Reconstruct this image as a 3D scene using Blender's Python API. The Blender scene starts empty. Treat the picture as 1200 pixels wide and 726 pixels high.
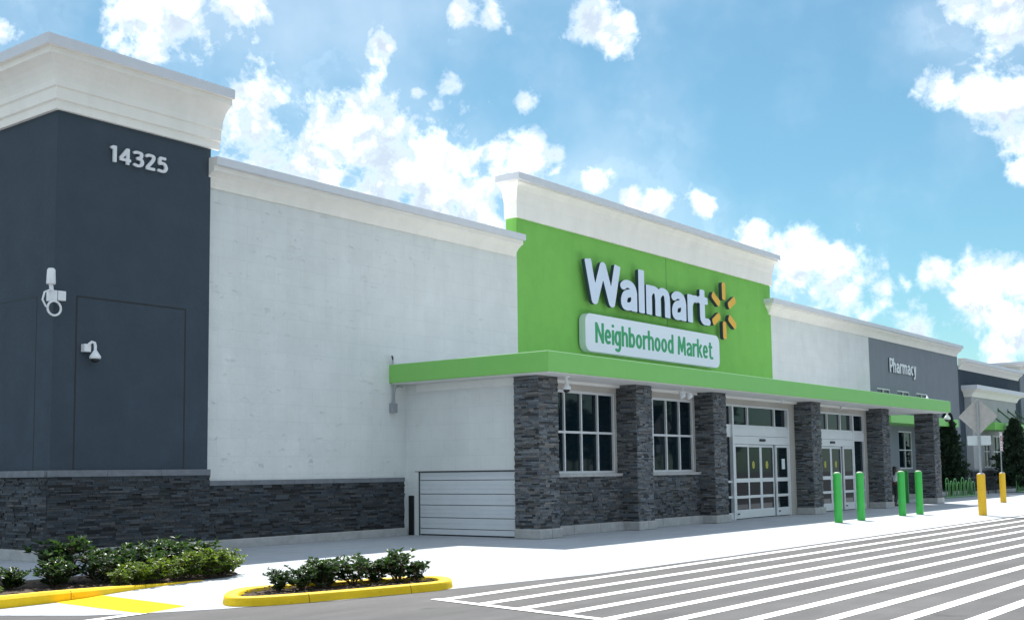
import bpy, bmesh, math, random
import numpy as np
from mathutils import Vector, Matrix

R = math.radians
scene = bpy.context.scene
COL = scene.collection
random.seed(7)

# ------------------------------------------------------------------ camera
yaw, pitch, roll = 0.9132867, 0.0919339, -0.0126318
f = Vector((math.sin(yaw)*math.cos(pitch), math.cos(yaw)*math.cos(pitch), math.sin(pitch)))
r = Vector((math.cos(yaw), -math.sin(yaw), 0)); u = r.cross(f)
r2 = r*math.cos(roll)+u*math.sin(roll); u2 = -r*math.sin(roll)+u*math.cos(roll)
cam = bpy.data.cameras.new('camera'); cam.sensor_width = 36; cam.lens = 1362.86/1200*36
cam.shift_y = (426.85-363)/1200; cam.clip_end = 2000; cam.clip_start = .1
co = bpy.data.objects.new('camera', cam); COL.objects.link(co)
M = Matrix((r2, u2, -f)).transposed().to_4x4(); M.translation = (0, 0, 1.6); co.matrix_world = M
scene.camera = co

# ------------------------------------------------------------------ light and sky
SUNV = Vector((.5, .44, 1.0)).normalized()
EL = math.asin(SUNV.z); AZ = math.atan2(SUNV.x, SUNV.y)      # azimuth from +Y towards +X
sun = bpy.data.lights.new('sun', 'SUN'); sun.energy = 3.1; sun.angle = R(.53); sun.color = (1, .97, .93)
so = bpy.data.objects.new('sun', sun); COL.objects.link(so)
so.rotation_euler = SUNV.to_track_quat('Z', 'Y').to_euler()
scene.view_settings.view_transform = 'Standard'; scene.view_settings.look = 'None'
scene.view_settings.exposure = 1.48; scene.view_settings.gamma = 1

W = bpy.data.worlds.new('World'); scene.world = W; W.use_nodes = True
nt = W.node_tree; nt.nodes.clear()
def wn(t, **k):
    n = nt.nodes.new(t)
    for a, b in k.items(): setattr(n, a, b)
    return n
def wl(a, b): nt.links.new(a, b)
def wmath(op, a, b=None, c=None, clamp=False):
    n = wn('ShaderNodeMath', operation=op, use_clamp=clamp)
    for i, v in enumerate((a, b, c)):
        if v is None: continue
        if isinstance(v, (int, float)): n.inputs[i].default_value = v
        else: wl(v, n.inputs[i])
    return n.outputs[0]
sky = wn('ShaderNodeTexSky', sky_type='NISHITA', sun_disc=False, sun_elevation=EL, sun_rotation=AZ,
         altitude=0, air_density=1.0, dust_density=.6, ozone_density=1.0)
tc = wn('ShaderNodeTexCoord'); D = tc.outputs['Generated']
BL = [(0.6109, 0.7285, 0.3098, 0.028), (0.6109+.012, 0.7365, 0.2640, 0.040), (0.6560, 0.7100, 0.2560, 0.045), (0.7000, 0.6720, 0.2360, 0.045), (0.7330, 0.6420, 0.2200, 0.042), (0.7640, 0.6080, 0.2130, 0.030), (0.5526, 0.7531, 0.357, 0.034), (0.582, 0.7213, 0.3756, 0.025), (0.5184, 0.7774, 0.3562, 0.018), (0.5387, 0.7723, 0.3366, 0.0229), (0.6038, 0.7343, 0.3102, 0.0219), (0.6153, 0.739, 0.2744, 0.0347), (0.6596, 0.6948, 0.2868, 0.0353), (0.6681, 0.6783, 0.3059, 0.0183), (0.695, 0.6701, 0.2608, 0.043), (0.6404, 0.7255, 0.252, 0.0422), (0.7328, 0.6268, 0.2647, 0.0361), (0.7533, 0.6161, 0.23, 0.0363), (0.7739, 0.5765, 0.2621, 0.0188), (0.7256, 0.6497, 0.2265, 0.0362), (0.7884, 0.5558, 0.2637, 0.0115), (0.8087, 0.5351, 0.2443, 0.013), (0.841, 0.4923, 0.2243, 0.0171), (0.8309, 0.507, 0.2292, 0.01), (0.6745, 0.65, 0.35, 0.0105), (0.7095, 0.5964, 0.3755, 0.0182), (0.7251, 0.5821, 0.368, 0.0106), (0.719, 0.6143, 0.325, 0.0092), (0.7748, 0.5139, 0.3681, 0.0182), (0.7897, 0.5005, 0.3548, 0.0126), (0.7014, 0.6387, 0.3162, 0.005), (0.7608, 0.5712, 0.3081, 0.0057), (0.8826, 0.4287, 0.1929, 0.0112), (0.9034, 0.3957, 0.165, 0.026), (0.9196, 0.3662, 0.1422, 0.0336), (0.9434, 0.3124, 0.1114, 0.0195), (0.9297, 0.3375, 0.1475, 0.0172), (0.902, 0.2517, 0.3509, 0.0244), (0.9149, 0.2182, 0.3395, 0.0296), (0.9221, 0.2473, 0.2978, 0.022), (0.9325, 0.2255, 0.2822, 0.0252), (0.9133, 0.2772, 0.2986, 0.0151), (0.9397, 0.2288, 0.2541, 0.0133), (0.9422, 0.2963, 0.1563, 0.0103), (0.9532, 0.2632, 0.1491, 0.0212), (0.9593, 0.239, 0.1505, 0.028), (0.9645, 0.2426, 0.1039, 0.0317), (0.956, 0.2651, 0.1256, 0.0188), (0.9154, 0.3633, 0.1734, 0.0068), (0.4457, 0.8293, 0.337, 0.0084), (0.9464, 0.2286, 0.2284, 0.0061), (0.8597, 0.4604, 0.2213, 0.005)]
# unseen clouds added behind the camera, to lift the light and the reflections
rr = random.Random(3)
for k in range(30):
    a = R(rr.uniform(100, 330)); e = R(rr.uniform(10, 70))
    BL.append((math.sin(a)*math.cos(e), math.cos(a)*math.cos(e), math.sin(e), rr.uniform(.12, .36)))
field = None
for x, y, z, rad in BL:
    d = wn('ShaderNodeVectorMath', operation='DISTANCE'); wl(D, d.inputs[0]); d.inputs[1].default_value = (x, y, z)
    # fall-off in direction units, with small clouds no sharper than large ones
    s = wmath('MULTIPLY_ADD', d.outputs['Value'], -1/(rad*(1.25 if rad > .03 and x < .85 else .95)+.006), 1.0)
    field = s if field is None else wmath('SMOOTH_MAX', field, s, .18)
def noise(scale, detail, rough, vec, dist=0.0):
    n = wn('ShaderNodeTexNoise'); n.inputs['Scale'].default_value = scale; n.inputs['Detail'].default_value = detail
    n.inputs['Roughness'].default_value = rough; n.inputs['Distortion'].default_value = dist; wl(vec, n.inputs['Vector'])
    return n.outputs['Fac']
def off(v):
    n = wn('ShaderNodeVectorMath', operation='ADD'); wl(D, n.inputs[0]); n.inputs[1].default_value = v; return n.outputs[0]
n1 = noise(19, 10, .6, D, .25)
n2 = noise(19, 10, .6, off((.012, .006, .014)), .25)
ff = wmath('MINIMUM', wmath('MAXIMUM', field, -1.5), .95)
n3 = noise(64, 8, .62, off((.3, .1, .7)), .3)
dens = wmath('ADD', wmath('MULTIPLY_ADD', wmath('SUBTRACT', n3, .5), 1.7, ff), wmath('MULTIPLY', wmath('SUBTRACT', n1, .5), 3.7))
def mr(v, a, b, c, d, smooth=True):
    n = wn('ShaderNodeMapRange', interpolation_type='SMOOTHSTEP' if smooth else 'LINEAR'); wl(v, n.inputs[0])
    for i, q in enumerate((a, b, c, d)): n.inputs[i+1].default_value = q
    return n.outputs[0]
mask = mr(dens, -.12, .85, 0, 1)
haze = wmath('MULTIPLY', mr(noise(5, 5, .55, off((3, 1, 2))), .38, .75, 0, .38), 1.0)
mask = wmath('MAXIMUM', mask, haze)
bill = mr(wmath('SUBTRACT', n1, n2), -.09, .10, .0, 1.0)
core = mr(dens, .3, 1.0, 1, 0)
lit = wmath('MAXIMUM', wmath('MULTIPLY', bill, .62), wmath('MULTIPLY', core, .36))
cr = wn('ShaderNodeMix', data_type='RGBA'); wl(lit, cr.inputs[0])
cr.inputs[6].default_value = (2.7, 3.2, 3.8, 1); cr.inputs[7].default_value = (6.8, 7.3, 7.9, 1)
# the clear sky: Nishita, brighter and a little towards cyan as the photograph's exposure shows it
tint = wn('ShaderNodeMix', data_type='RGBA', blend_type='MULTIPLY'); tint.inputs[0].default_value = 1
wl(sky.outputs[0], tint.inputs[6]); tint.inputs[7].default_value = (.288, .448, .452, 1)
mx = wn('ShaderNodeMix', data_type='RGBA'); wl(mask, mx.inputs[0]); wl(tint.outputs[2], mx.inputs[6]); wl(cr.outputs[2], mx.inputs[7])
bg = wn('ShaderNodeBackground'); bg.inputs[1].default_value = .09; wl(mx.outputs[2], bg.inputs[0])
wo = wn('ShaderNodeOutputWorld'); wl(bg.outputs[0], wo.inputs[0])
W.cycles.sampling_method = 'MANUAL'; W.cycles.sample_map_resolution = 512

# ------------------------------------------------------------------ materials
def mat(name, color, rough=.7, spec=.5, var=0.0, vscale=3.0, bump=0.0, bscale=40, metal=0.0, colattr=False, coat=0, streak=0.0, detail=8):
    m = bpy.data.materials.new(name); m.use_nodes = True; t = m.node_tree; p = t.nodes['Principled BSDF']
    p.inputs['Roughness'].default_value = rough; p.inputs['Specular IOR Level'].default_value = spec
    p.inputs['Metallic'].default_value = metal; p.inputs['Coat Weight'].default_value = coat
    c = (*color, 1); p.inputs['Base Color'].default_value = c
    tcn = t.nodes.new('ShaderNodeTexCoord'); src = None
    if colattr:
        a = t.nodes.new('ShaderNodeAttribute'); a.attribute_name = 'Col'
        q = t.nodes.new('ShaderNodeMix'); q.data_type = 'RGBA'; q.blend_type = 'MULTIPLY'; q.inputs[0].default_value = 1
        q.inputs[6].default_value = c; t.links.new(a.outputs['Color'], q.inputs[7]); src = q.outputs[2]
    def vnoise(scale, mapscale=(1, 1, 1), det=detail):
        mp = t.nodes.new('ShaderNodeMapping'); mp.inputs['Scale'].default_value = mapscale
        t.links.new(tcn.outputs['Object'], mp.inputs[0])
        n = t.nodes.new('ShaderNodeTexNoise'); n.inputs['Scale'].default_value = scale; n.inputs['Detail'].default_value = det
        n.inputs['Roughness'].default_value = .6; t.links.new(mp.outputs[0], n.inputs['Vector']); return n
    def mulby(src, fac, lo, hi):
        g = t.nodes.new('ShaderNodeMapRange'); t.links.new(fac, g.inputs[0]); g.inputs[1].default_value = .3; g.inputs[2].default_value = .7
        g.inputs[3].default_value = lo; g.inputs[4].default_value = hi
        q = t.nodes.new('ShaderNodeVectorMath'); q.operation = 'SCALE'
        if src is None: q.inputs[0].default_value = color
        else: t.links.new(src, q.inputs[0])
        t.links.new(g.outputs[0], q.inputs['Scale']); return q.outputs[0]
    if var: src = mulby(src, vnoise(vscale).outputs['Fac'], 1-var, 1+var)
    if streak: src = mulby(src, vnoise(1.0, (2.2, 2.2, .18)).outputs['Fac'], 1-streak, 1+streak)
    if src is not None: t.links.new(src, p.inputs['Base Color'])
    if bump:
        b = t.nodes.new('ShaderNodeBump'); b.inputs['Distance'].default_value = bump; b.inputs['Strength'].default_value = 1
        t.links.new(vnoise(bscale, det=5).outputs['Fac'], b.inputs['Height']); t.links.new(b.outputs[0], p.inputs['Normal'])
    m['_p'] = 1
    return m

def stucco(name, color, var=.05, pits=0.0, streak=.03):
    m = mat(name, color, rough=.92, spec=.25, var=var, vscale=1.3, streak=streak)
    t = m.node_tree; p = t.nodes['Principled BSDF']; tcn = [n for n in t.nodes if n.type == 'TEX_COORD'][0]
    hs = []
    for sc, det, a in ((5, 5, .022), (38, 5, .006)):
        n = t.nodes.new('ShaderNodeTexNoise'); n.inputs['Scale'].default_value = sc; n.inputs['Detail'].default_value = det
        t.links.new(tcn.outputs['Object'], n.inputs['Vector'])
        k = t.nodes.new('ShaderNodeMath'); k.operation = 'MULTIPLY'; k.inputs[1].default_value = a
        t.links.new(n.outputs['Fac'], k.inputs[0]); hs.append(k.outputs[0])
    s = t.nodes.new('ShaderNodeMath'); s.operation = 'ADD'; t.links.new(hs[0], s.inputs[0]); t.links.new(hs[1], s.inputs[1]); h = s.outputs[0]
    if pits:
        # sparse dents and trowel marks, longer than they are high
        mp = t.nodes.new('ShaderNodeMapping'); mp.inputs['Scale'].default_value = (1.7, 1.7, 4.0)
        t.links.new(tcn.outputs['Object'], mp.inputs[0])
        n = t.nodes.new('ShaderNodeTexNoise'); n.inputs['Scale'].default_value = 1.7; n.inputs['Detail'].default_value = 10; n.inputs['Roughness'].default_value = .74
        t.links.new(mp.outputs[0], n.inputs['Vector'])
        g = t.nodes.new('ShaderNodeMapRange'); t.links.new(n.outputs['Fac'], g.inputs[0])
        g.inputs[1].default_value = .60; g.inputs[2].default_value = .80; g.inputs[3].default_value = 0; g.inputs[4].default_value = pits
        s = t.nodes.new('ShaderNodeMath'); s.operation = 'SUBTRACT'; t.links.new(h, s.inputs[0]); t.links.new(g.outputs[0], s.inputs[1]); h = s.outputs[0]
        gc = t.nodes.new('ShaderNodeMapRange'); t.links.new(n.outputs['Fac'], gc.inputs[0])
        gc.inputs[1].default_value = .66; gc.inputs[2].default_value = .76; gc.inputs[3].default_value = 1; gc.inputs[4].default_value = .94
        src_ = p.inputs['Base Color'].links[0].from_socket; q = t.nodes.new('ShaderNodeVectorMath'); q.operation = 'SCALE'
        t.links.new(src_, q.inputs[0]); t.links.new(gc.outputs[0], q.inputs['Scale'])
        # faint courses of the rendered blockwork
        br = t.nodes.new('ShaderNodeTexBrick'); br.inputs['Scale'].default_value = 1; br.inputs['Brick Width'].default_value = .81; br.inputs['Row Height'].default_value = .405
        br.inputs['Mortar Size'].default_value = .014; br.inputs['Mortar Smooth'].default_value = .7
        br.inputs['Color1'].default_value = (1, 1, 1, 1); br.inputs['Color2'].default_value = (.975, .98, .98, 1); br.inputs['Mortar'].default_value = (.93, .935, .94, 1)
        sx_ = t.nodes.new('ShaderNodeSeparateXYZ'); cx_ = t.nodes.new('ShaderNodeCombineXYZ'); ad = t.nodes.new('ShaderNodeMath'); ad.operation = 'ADD'
        t.links.new(tcn.outputs['Object'], sx_.inputs[0]); t.links.new(sx_.outputs[0], ad.inputs[0]); t.links.new(sx_.outputs[1], ad.inputs[1])
        t.links.new(ad.outputs[0], cx_.inputs[0]); t.links.new(sx_.outputs[2], cx_.inputs[1]); t.links.new(cx_.outputs[0], br.inputs['Vector'])
        q2 = t.nodes.new('ShaderNodeVectorMath'); q2.operation = 'MULTIPLY'; t.links.new(q.outputs[0], q2.inputs[0]); t.links.new(br.outputs['Color'], q2.inputs[1])
        t.links.new(q2.outputs[0], p.inputs['Base Color'])
    b = t.nodes.new('ShaderNodeBump'); b.inputs['Distance'].default_value = 1; b.inputs['Strength'].default_value = .8
    t.links.new(h, b.inputs['Height']); t.links.new(b.outputs[0], p.inputs['Normal'])
    return m

M_pale = stucco('pale_stucco', (.72, .735, .715), var=.045, pits=.022)
M_grey = stucco('grey_stucco', (.215, .24, .265))
M_navy = stucco('navy_stucco', (.054, .073, .093), var=.08)
M_green = stucco('green_stucco', (.205, .51, .105), var=.05)
M_cream = stucco('cream_trim', (.90, .86, .79), var=.03)
M_cap = mat('metal_coping', (.66, .67, .70), rough=.45, spec=.4, var=.03)
M_soff = mat('white_soffit', (.78, .77, .74), rough=.7, var=.03)
M_stone = mat('ledge_stone', (1, 1, 1), rough=.75, spec=.35, colattr=True, var=.28, vscale=22, bump=.006, bscale=70)
M_stonecap = mat('cast_stone_cap', (.17, .185, .205), rough=.85, var=.16, vscale=6, bump=.002)
M_plinth = mat('plinth_concrete', (.40, .40, .39), rough=.9, var=.16, vscale=5, bump=.003)
M_fascia = mat('green_metal', (.215, .54, .12), rough=.38, spec=.5, var=.02)
M_alum = mat('silver_aluminium', (.70, .71, .72), rough=.42, spec=.5, metal=.12, var=.03)
M_glass = mat('dark_glass', (.005, .013, .018), rough=.03, spec=.24)
M_dark = mat('black_paint', (.012, .013, .015), rough=.5)
M_white = mat('white_plastic', (.78, .79, .8), rough=.4)
M_door = mat('white_shutter', (.68, .71, .73), rough=.5, var=.03, bump=.001, bscale=15)
M_roof = mat('roof_membrane', (.8, .8, .78), rough=.7)
M_letter = mat('sign_white', (.66, .74, .86), rough=.35)
M_board = mat('board_white', (.76, .81, .86), rough=.3)
M_side = mat('sign_return', (.03, .05, .075), rough=.5)
M_boardside = mat('board_return', (.55, .68, .62), rough=.4)
M_gtext = mat('green_vinyl', (.035, .34, .13), rough=.5)
M_amber = mat('amber_face', (.80, .44, .03), rough=.4)
M_digit = mat('digit_white', (.72, .73, .75), rough=.4)
M_boll = mat('green_bollard', (.05, .47, .075), rough=.4, var=.05, vscale=2)
M_ybol = mat('yellow_bollard', (.85, .50, .02), rough=.45, var=.04)
M_ycap = mat('bollard_cap_grey', (.5, .47, .42), rough=.7)
M_kerb = mat('yellow_kerb_paint', (.80, .53, .012), rough=.65, spec=.25, var=.10, vscale=5, bump=.002, bscale=60)
M_yflat = mat('yellow_floor_paint', (.80, .50, .004), rough=.8, spec=.1, var=.06, vscale=6)
M_line = mat('white_road_paint', (.78, .78, .76), rough=.75, var=.07, vscale=9)
M_rack = mat('green_rack', (.13, .36, .10), rough=.4)
M_gal = mat('galvanised_steel', (.35, .37, .39), rough=.5, metal=.5)
M_signback = mat('sign_back', (.42, .40, .37), rough=.6, metal=.2, var=.1, vscale=8)
M_plate = mat('plate_back', (.55, .6, .6), rough=.5)
M_soil = mat('bark_mulch', (.065, .042, .028), rough=.95, var=.55, vscale=25, bump=.03, bscale=30)
M_leafl = mat('leaf_sunlit', (.075, .118, .020), rough=.42, colattr=True, spec=.5)  # brighter leaf copy for the front row, sunlight put into its colour
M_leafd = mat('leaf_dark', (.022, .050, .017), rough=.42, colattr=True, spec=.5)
M_leafj = mat('juniper_leaf', (.022, .045, .022), rough=.7, colattr=True)
M_wood = mat('twig', (.10, .075, .05), rough=.9)
M_skin = mat('skin', (.17, .09, .06), rough=.6)
M_hair = mat('black_hair', (.012, .01, .01), rough=.5)
M_shirt = mat('white_cloth', (.75, .77, .8), rough=.9)
M_pants = mat('dark_cloth', (.06, .058, .055), rough=.9)
M_sticker = mat('yellow_decal', (.55, .5, .08), rough=.5)
M_paper = mat('paper', (.6, .68, .68), rough=.8)
M_red = mat('red_ink', (.45, .12, .14), rough=.6)

# leaves pass some light
for m in (M_leafd, M_leafl):
    p = m.node_tree.nodes['Principled BSDF']; p.inputs['Transmission Weight'].default_value = 0
    t = m.node_tree; tr = t.nodes.new('ShaderNodeBsdfTranslucent'); ms = t.nodes.new('ShaderNodeMixShader'); ms.inputs[0].default_value = .3
    out = t.nodes['Material Output']; bc = p.inputs['Base Color'].links[0].from_socket
    sc_ = t.nodes.new('ShaderNodeVectorMath'); sc_.operation = 'MULTIPLY'; sc_.inputs[1].default_value = (2.6, 2.6, 1.2)
    t.links.new(bc, sc_.inputs[0]); t.links.new(sc_.outputs[0], tr.inputs[0])
    t.links.new(p.outputs[0], ms.inputs[1]); t.links.new(tr.outputs[0], ms.inputs[2]); t.links.new(ms.outputs[0], out.inputs[0])

def ground_mat(name, c, joints=0, speck=.12, patch=.1):
    m = mat(name, c, rough=.9, spec=.3, var=speck, vscale=160)
    t = m.node_tree; p = t.nodes['Principled BSDF']; tcn = [n for n in t.nodes if n.type == 'TEX_COORD'][0]
    src = p.inputs['Base Color'].links[0].from_socket
    for sc, mp_, a in ((.5, (1, 1, 1), patch), (2.2, (.5, 1.6, 1), patch*.7), (11, (1, 1, 1), patch*.5)):
        mp = t.nodes.new('ShaderNodeMapping'); mp.inputs['Scale'].default_value = mp_; t.links.new(tcn.outputs['Object'], mp.inputs[0])
        n = t.nodes.new('ShaderNodeTexNoise'); n.inputs['Scale'].default_value = sc; n.inputs['Detail'].default_value = 7; n.inputs['Roughness'].default_value = .65
        t.links.new(mp.outputs[0], n.inputs['Vector'])
        g = t.nodes.new('ShaderNodeMapRange'); t.links.new(n.outputs['Fac'], g.inputs[0])
        for i, v in enumerate((.3, .7, 1-a, 1+a)): g.inputs[i+1].default_value = v
        q = t.nodes.new('ShaderNodeVectorMath'); q.operation = 'SCALE'; t.links.new(src, q.inputs[0]); t.links.new(g.outputs[0], q.inputs['Scale']); src = q.outputs[0]
    if joints:
        br = t.nodes.new('ShaderNodeTexBrick'); br.offset = 0
        br.inputs['Scale'].default_value = 1; br.inputs['Brick Width'].default_value = joints; br.inputs['Row Height'].default_value = joints
        br.inputs['Mortar Size'].default_value = .009; br.inputs['Mortar Smooth'].default_value = .3
        br.inputs['Color1'].default_value = (1, 1, 1, 1); br.inputs['Color2'].default_value = (.96, .96, .95, 1); br.inputs['Mortar'].default_value = (.55, .55, .55, 1)
        t.links.new(tcn.outputs['Object'], br.inputs['Vector'])
        q = t.nodes.new('ShaderNodeVectorMath'); q.operation = 'MULTIPLY'; t.links.new(src, q.inputs[0]); t.links.new(br.outputs['Color'], q.inputs[1]); src = q.outputs[0]
    t.links.new(src, p.inputs['Base Color'])
    b = t.nodes.new('ShaderNodeBump'); b.inputs['Distance'].default_value = .004; b.inputs['Strength'].default_value = .8
    n = t.nodes.new('ShaderNodeTexNoise'); n.inputs['Scale'].default_value = 90; n.inputs['Detail'].default_value = 4; t.links.new(tcn.outputs['Object'], n.inputs['Vector'])
    t.links.new(n.outputs['Fac'], b.inputs['Height']); t.links.new(b.outputs[0], p.inputs['Normal'])
    return m
def add_layer(m, kind):
    t = m.node_tree; p = t.nodes['Principled BSDF']; tcn = [n for n in t.nodes if n.type == 'TEX_COORD'][0]
    src = p.inputs['Base Color'].links[0].from_socket; mp = t.nodes.new('ShaderNodeMapping'); t.links.new(tcn.outputs['Object'], mp.inputs[0])
    if kind == 'joint':                                   # kerb blocks: a joint every 1.5 m
        mp.inputs['Location'].default_value = (.35, 50, 0)
        n = t.nodes.new('ShaderNodeTexBrick'); n.offset = 0; n.inputs['Scale'].default_value = 1; n.inputs['Brick Width'].default_value = 1.5; n.inputs['Row Height'].default_value = 200
        n.inputs['Mortar Size'].default_value = .007; n.inputs['Color1'].default_value = n.inputs['Color2'].default_value = (1, 1, 1, 1); n.inputs['Mortar'].default_value = (.3, .3, .3, 1)
        t.links.new(mp.outputs[0], n.inputs['Vector']); q = t.nodes.new('ShaderNodeVectorMath'); q.operation = 'MULTIPLY'; t.links.new(src, q.inputs[0]); t.links.new(n.outputs['Color'], q.inputs[1]); out = q.outputs[0]
    else:
        sc, mpv, a, b, lo, rough = {'tyre': (1.0, (.10, 1.3, 1), .42, .66, .80, .5), 'oil': (1.1, (1, 1, 1), .66, .74, .62, .55), 'chip': (26, (1, 1, 1), .60, .68, .42, .75), 'scuff': (2.3, (1, 1, 1), .5, .75, .86, .7), 'dirt': (9, (1, 1, 1), .60, .72, .62, .75)}[kind]
        mp.inputs['Scale'].default_value = mpv; n = t.nodes.new('ShaderNodeTexNoise'); n.inputs['Scale'].default_value = sc; n.inputs['Detail'].default_value = 8; n.inputs['Roughness'].default_value = rough
        t.links.new(mp.outputs[0], n.inputs['Vector']); g = t.nodes.new('ShaderNodeMapRange'); t.links.new(n.outputs['Fac'], g.inputs[0])
        for i, v in enumerate((a, b, 1, lo)): g.inputs[i+1].default_value = v
        q = t.nodes.new('ShaderNodeVectorMath'); q.operation = 'SCALE'; t.links.new(src, q.inputs[0]); t.links.new(g.outputs[0], q.inputs['Scale']); out = q.outputs[0]
    t.links.new(out, p.inputs['Base Color'])
M_asph = ground_mat('asphalt', (.099, .096, .096), speck=.22, patch=.13)
M_conc = ground_mat('concrete', (.385, .41, .445), joints=1.83, speck=.06, patch=.05)

for k_ in ('tyre', 'oil'): add_layer(M_asph, k_)
for k_ in ('chip', 'scuff'): add_layer(M_line, k_)
for k_ in ('joint', 'dirt'): add_layer(M_kerb, k_)
add_layer(M_yflat, 'chip'); add_layer(M_conc, 'scuff'); add_layer(M_ybol, 'dirt'); add_layer(M_boll, 'scuff'); add_layer(M_plinth, 'dirt')
# ------------------------------------------------------------------ mesh helpers
class MB:
    def __init__(s): s.v = []; s.f = []; s.m = []; s.c = []
    def face(s, pts, mi=0, col=None):
        b = len(s.v); s.v += [tuple(p) for p in pts]; s.f.append(tuple(range(b, b+len(pts)))); s.m.append(mi); s.c.append(col)
    def box(s, x0, x1, y0, y1, z0, z1, mi=0, col=None):
        b = len(s.v)
        s.v += [(x0, y0, z0), (x1, y0, z0), (x1, y1, z0), (x0, y1, z0), (x0, y0, z1), (x1, y0, z1), (x1, y1, z1), (x0, y1, z1)]
        for q in ((0, 3, 2, 1), (4, 5, 6, 7), (0, 1, 5, 4), (1, 2, 6, 5), (2, 3, 7, 6), (3, 0, 4, 7)):
            s.f.append(tuple(b+i for i in q)); s.m.append(mi); s.c.append(col)
        return s
    def tube(s, pts, rad, n=8, mi=0, cap=True, col=None):
        pts = [Vector(p) for p in pts]; rings = []
        rads = rad if isinstance(rad, (list, tuple)) else [rad]*len(pts)
        prev = None
        for i, p in enumerate(pts):
            d = (pts[min(i+1, len(pts)-1)]-pts[max(i-1, 0)]).normalized()
            if prev is None:
                a = Vector((0, 0, 1)) if abs(d.z) < .9 else Vector((1, 0, 0)); x = d.cross(a).normalized()
            else: x = (prev-d*prev.dot(d)).normalized()
            prev = x; y = d.cross(x); b = len(s.v)
            for k in range(n):
                an = 2*math.pi*k/n; s.v.append(tuple(p+(x*math.cos(an)+y*math.sin(an))*rads[i]))
            rings.append(b)
        for a, b in zip(rings, rings[1:]):
            for k in range(n):
                s.f.append((a+k, a+(k+1) % n, b+(k+1) % n, b+k)); s.m.append(mi); s.c.append(col)
        if cap:
            s.f.append(tuple(rings[0]+k for k in range(n))[::-1]); s.m.append(mi); s.c.append(col)
            s.f.append(tuple(rings[-1]+k for k in range(n))); s.m.append(mi); s.c.append(col)
        return s
    def lathe(s, prof, c, n=20, mi=0):
        rings = []
        for rad, z in prof:
            b = len(s.v); s.v += [(c[0]+rad*math.cos(2*math.pi*k/n), c[1]+rad*math.sin(2*math.pi*k/n), c[2]+z) for k in range(n)]; rings.append(b)
        for a, b in zip(rings, rings[1:]):
            for k in range(n): s.f.append((a+k, a+(k+1) % n, b+(k+1) % n, b+k)); s.m.append(mi); s.c.append(None)
        s.f.append(tuple(rings[0]+k for k in range(n))[::-1]); s.m.append(mi); s.c.append(None)
        s.f.append(tuple(rings[-1]+k for k in range(n))); s.m.append(mi); s.c.append(None)
        return s
    def build(s, name, mats, parent=None, bevel=0, smooth=False, recalc=True, origin=None):
        me = bpy.data.meshes.new(name)
        v = s.v
        if origin is not None: v = [(a[0]-origin[0], a[1]-origin[1], a[2]-origin[2]) for a in v]
        me.from_pydata(v, [], s.f)
        if not isinstance(mats, (list, tuple)): mats = [mats]
        for m in mats: me.materials.append(m)
        me.polygons.foreach_set('material_index', s.m)
        if any(c is not None for c in s.c):
            at = me.color_attributes.new('Col', 'FLOAT_COLOR', 'CORNER')
            arr = []
            for p, c in zip(me.polygons, s.c):
                arr += list((c or (1, 1, 1))[:3]+(1,) if c else (1, 1, 1, 1))*p.loop_total
            at.data.foreach_set('color', arr)
        if smooth: me.polygons.foreach_set('use_smooth', [True]*len(me.polygons))
        if recalc:
            bm = bmesh.new(); bm.from_mesh(me)
            if smooth: bmesh.ops.remove_doubles(bm, verts=bm.verts, dist=1e-5)
            bmesh.ops.recalc_face_normals(bm, faces=bm.faces); bm.to_mesh(me); bm.free()
        o = bpy.data.objects.new(name, me); COL.objects.link(o)
        if origin is not None: o.location = origin
        if parent is not None:
            o.parent = parent
            if origin is None: o.matrix_parent_inverse = Matrix.Translation(-Vector(parent.location)) if parent.type == 'EMPTY' else Matrix()
        if bevel:
            b = o.modifiers.new('edge', 'BEVEL'); b.width = bevel; b.segments = 2; b.limit_method = 'ANGLE'; b.angle_limit = R(40)
        return o
def tag(o, label=None, cat=None, group=None, kind=None):
    if label: o['label'] = label
    if cat: o['category'] = cat
    if group: o['group'] = group
    if kind: o['kind'] = kind
    return o
def empty(name, loc, label, cat, group=None, rz=0):
    o = bpy.data.objects.new(name, None); COL.objects.link(o); o.location = loc; o.rotation_euler = (0, 0, rz); o.empty_display_size = .2
    return tag(o, label, cat, group)
def copy_tree(o, parent=None):
    c = o.copy(); COL.objects.link(c)
    if parent is not None: c.parent = parent; c.matrix_parent_inverse = o.matrix_parent_inverse.copy()
    for ch in list(o.children): copy_tree(ch, c)
    return c

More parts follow.
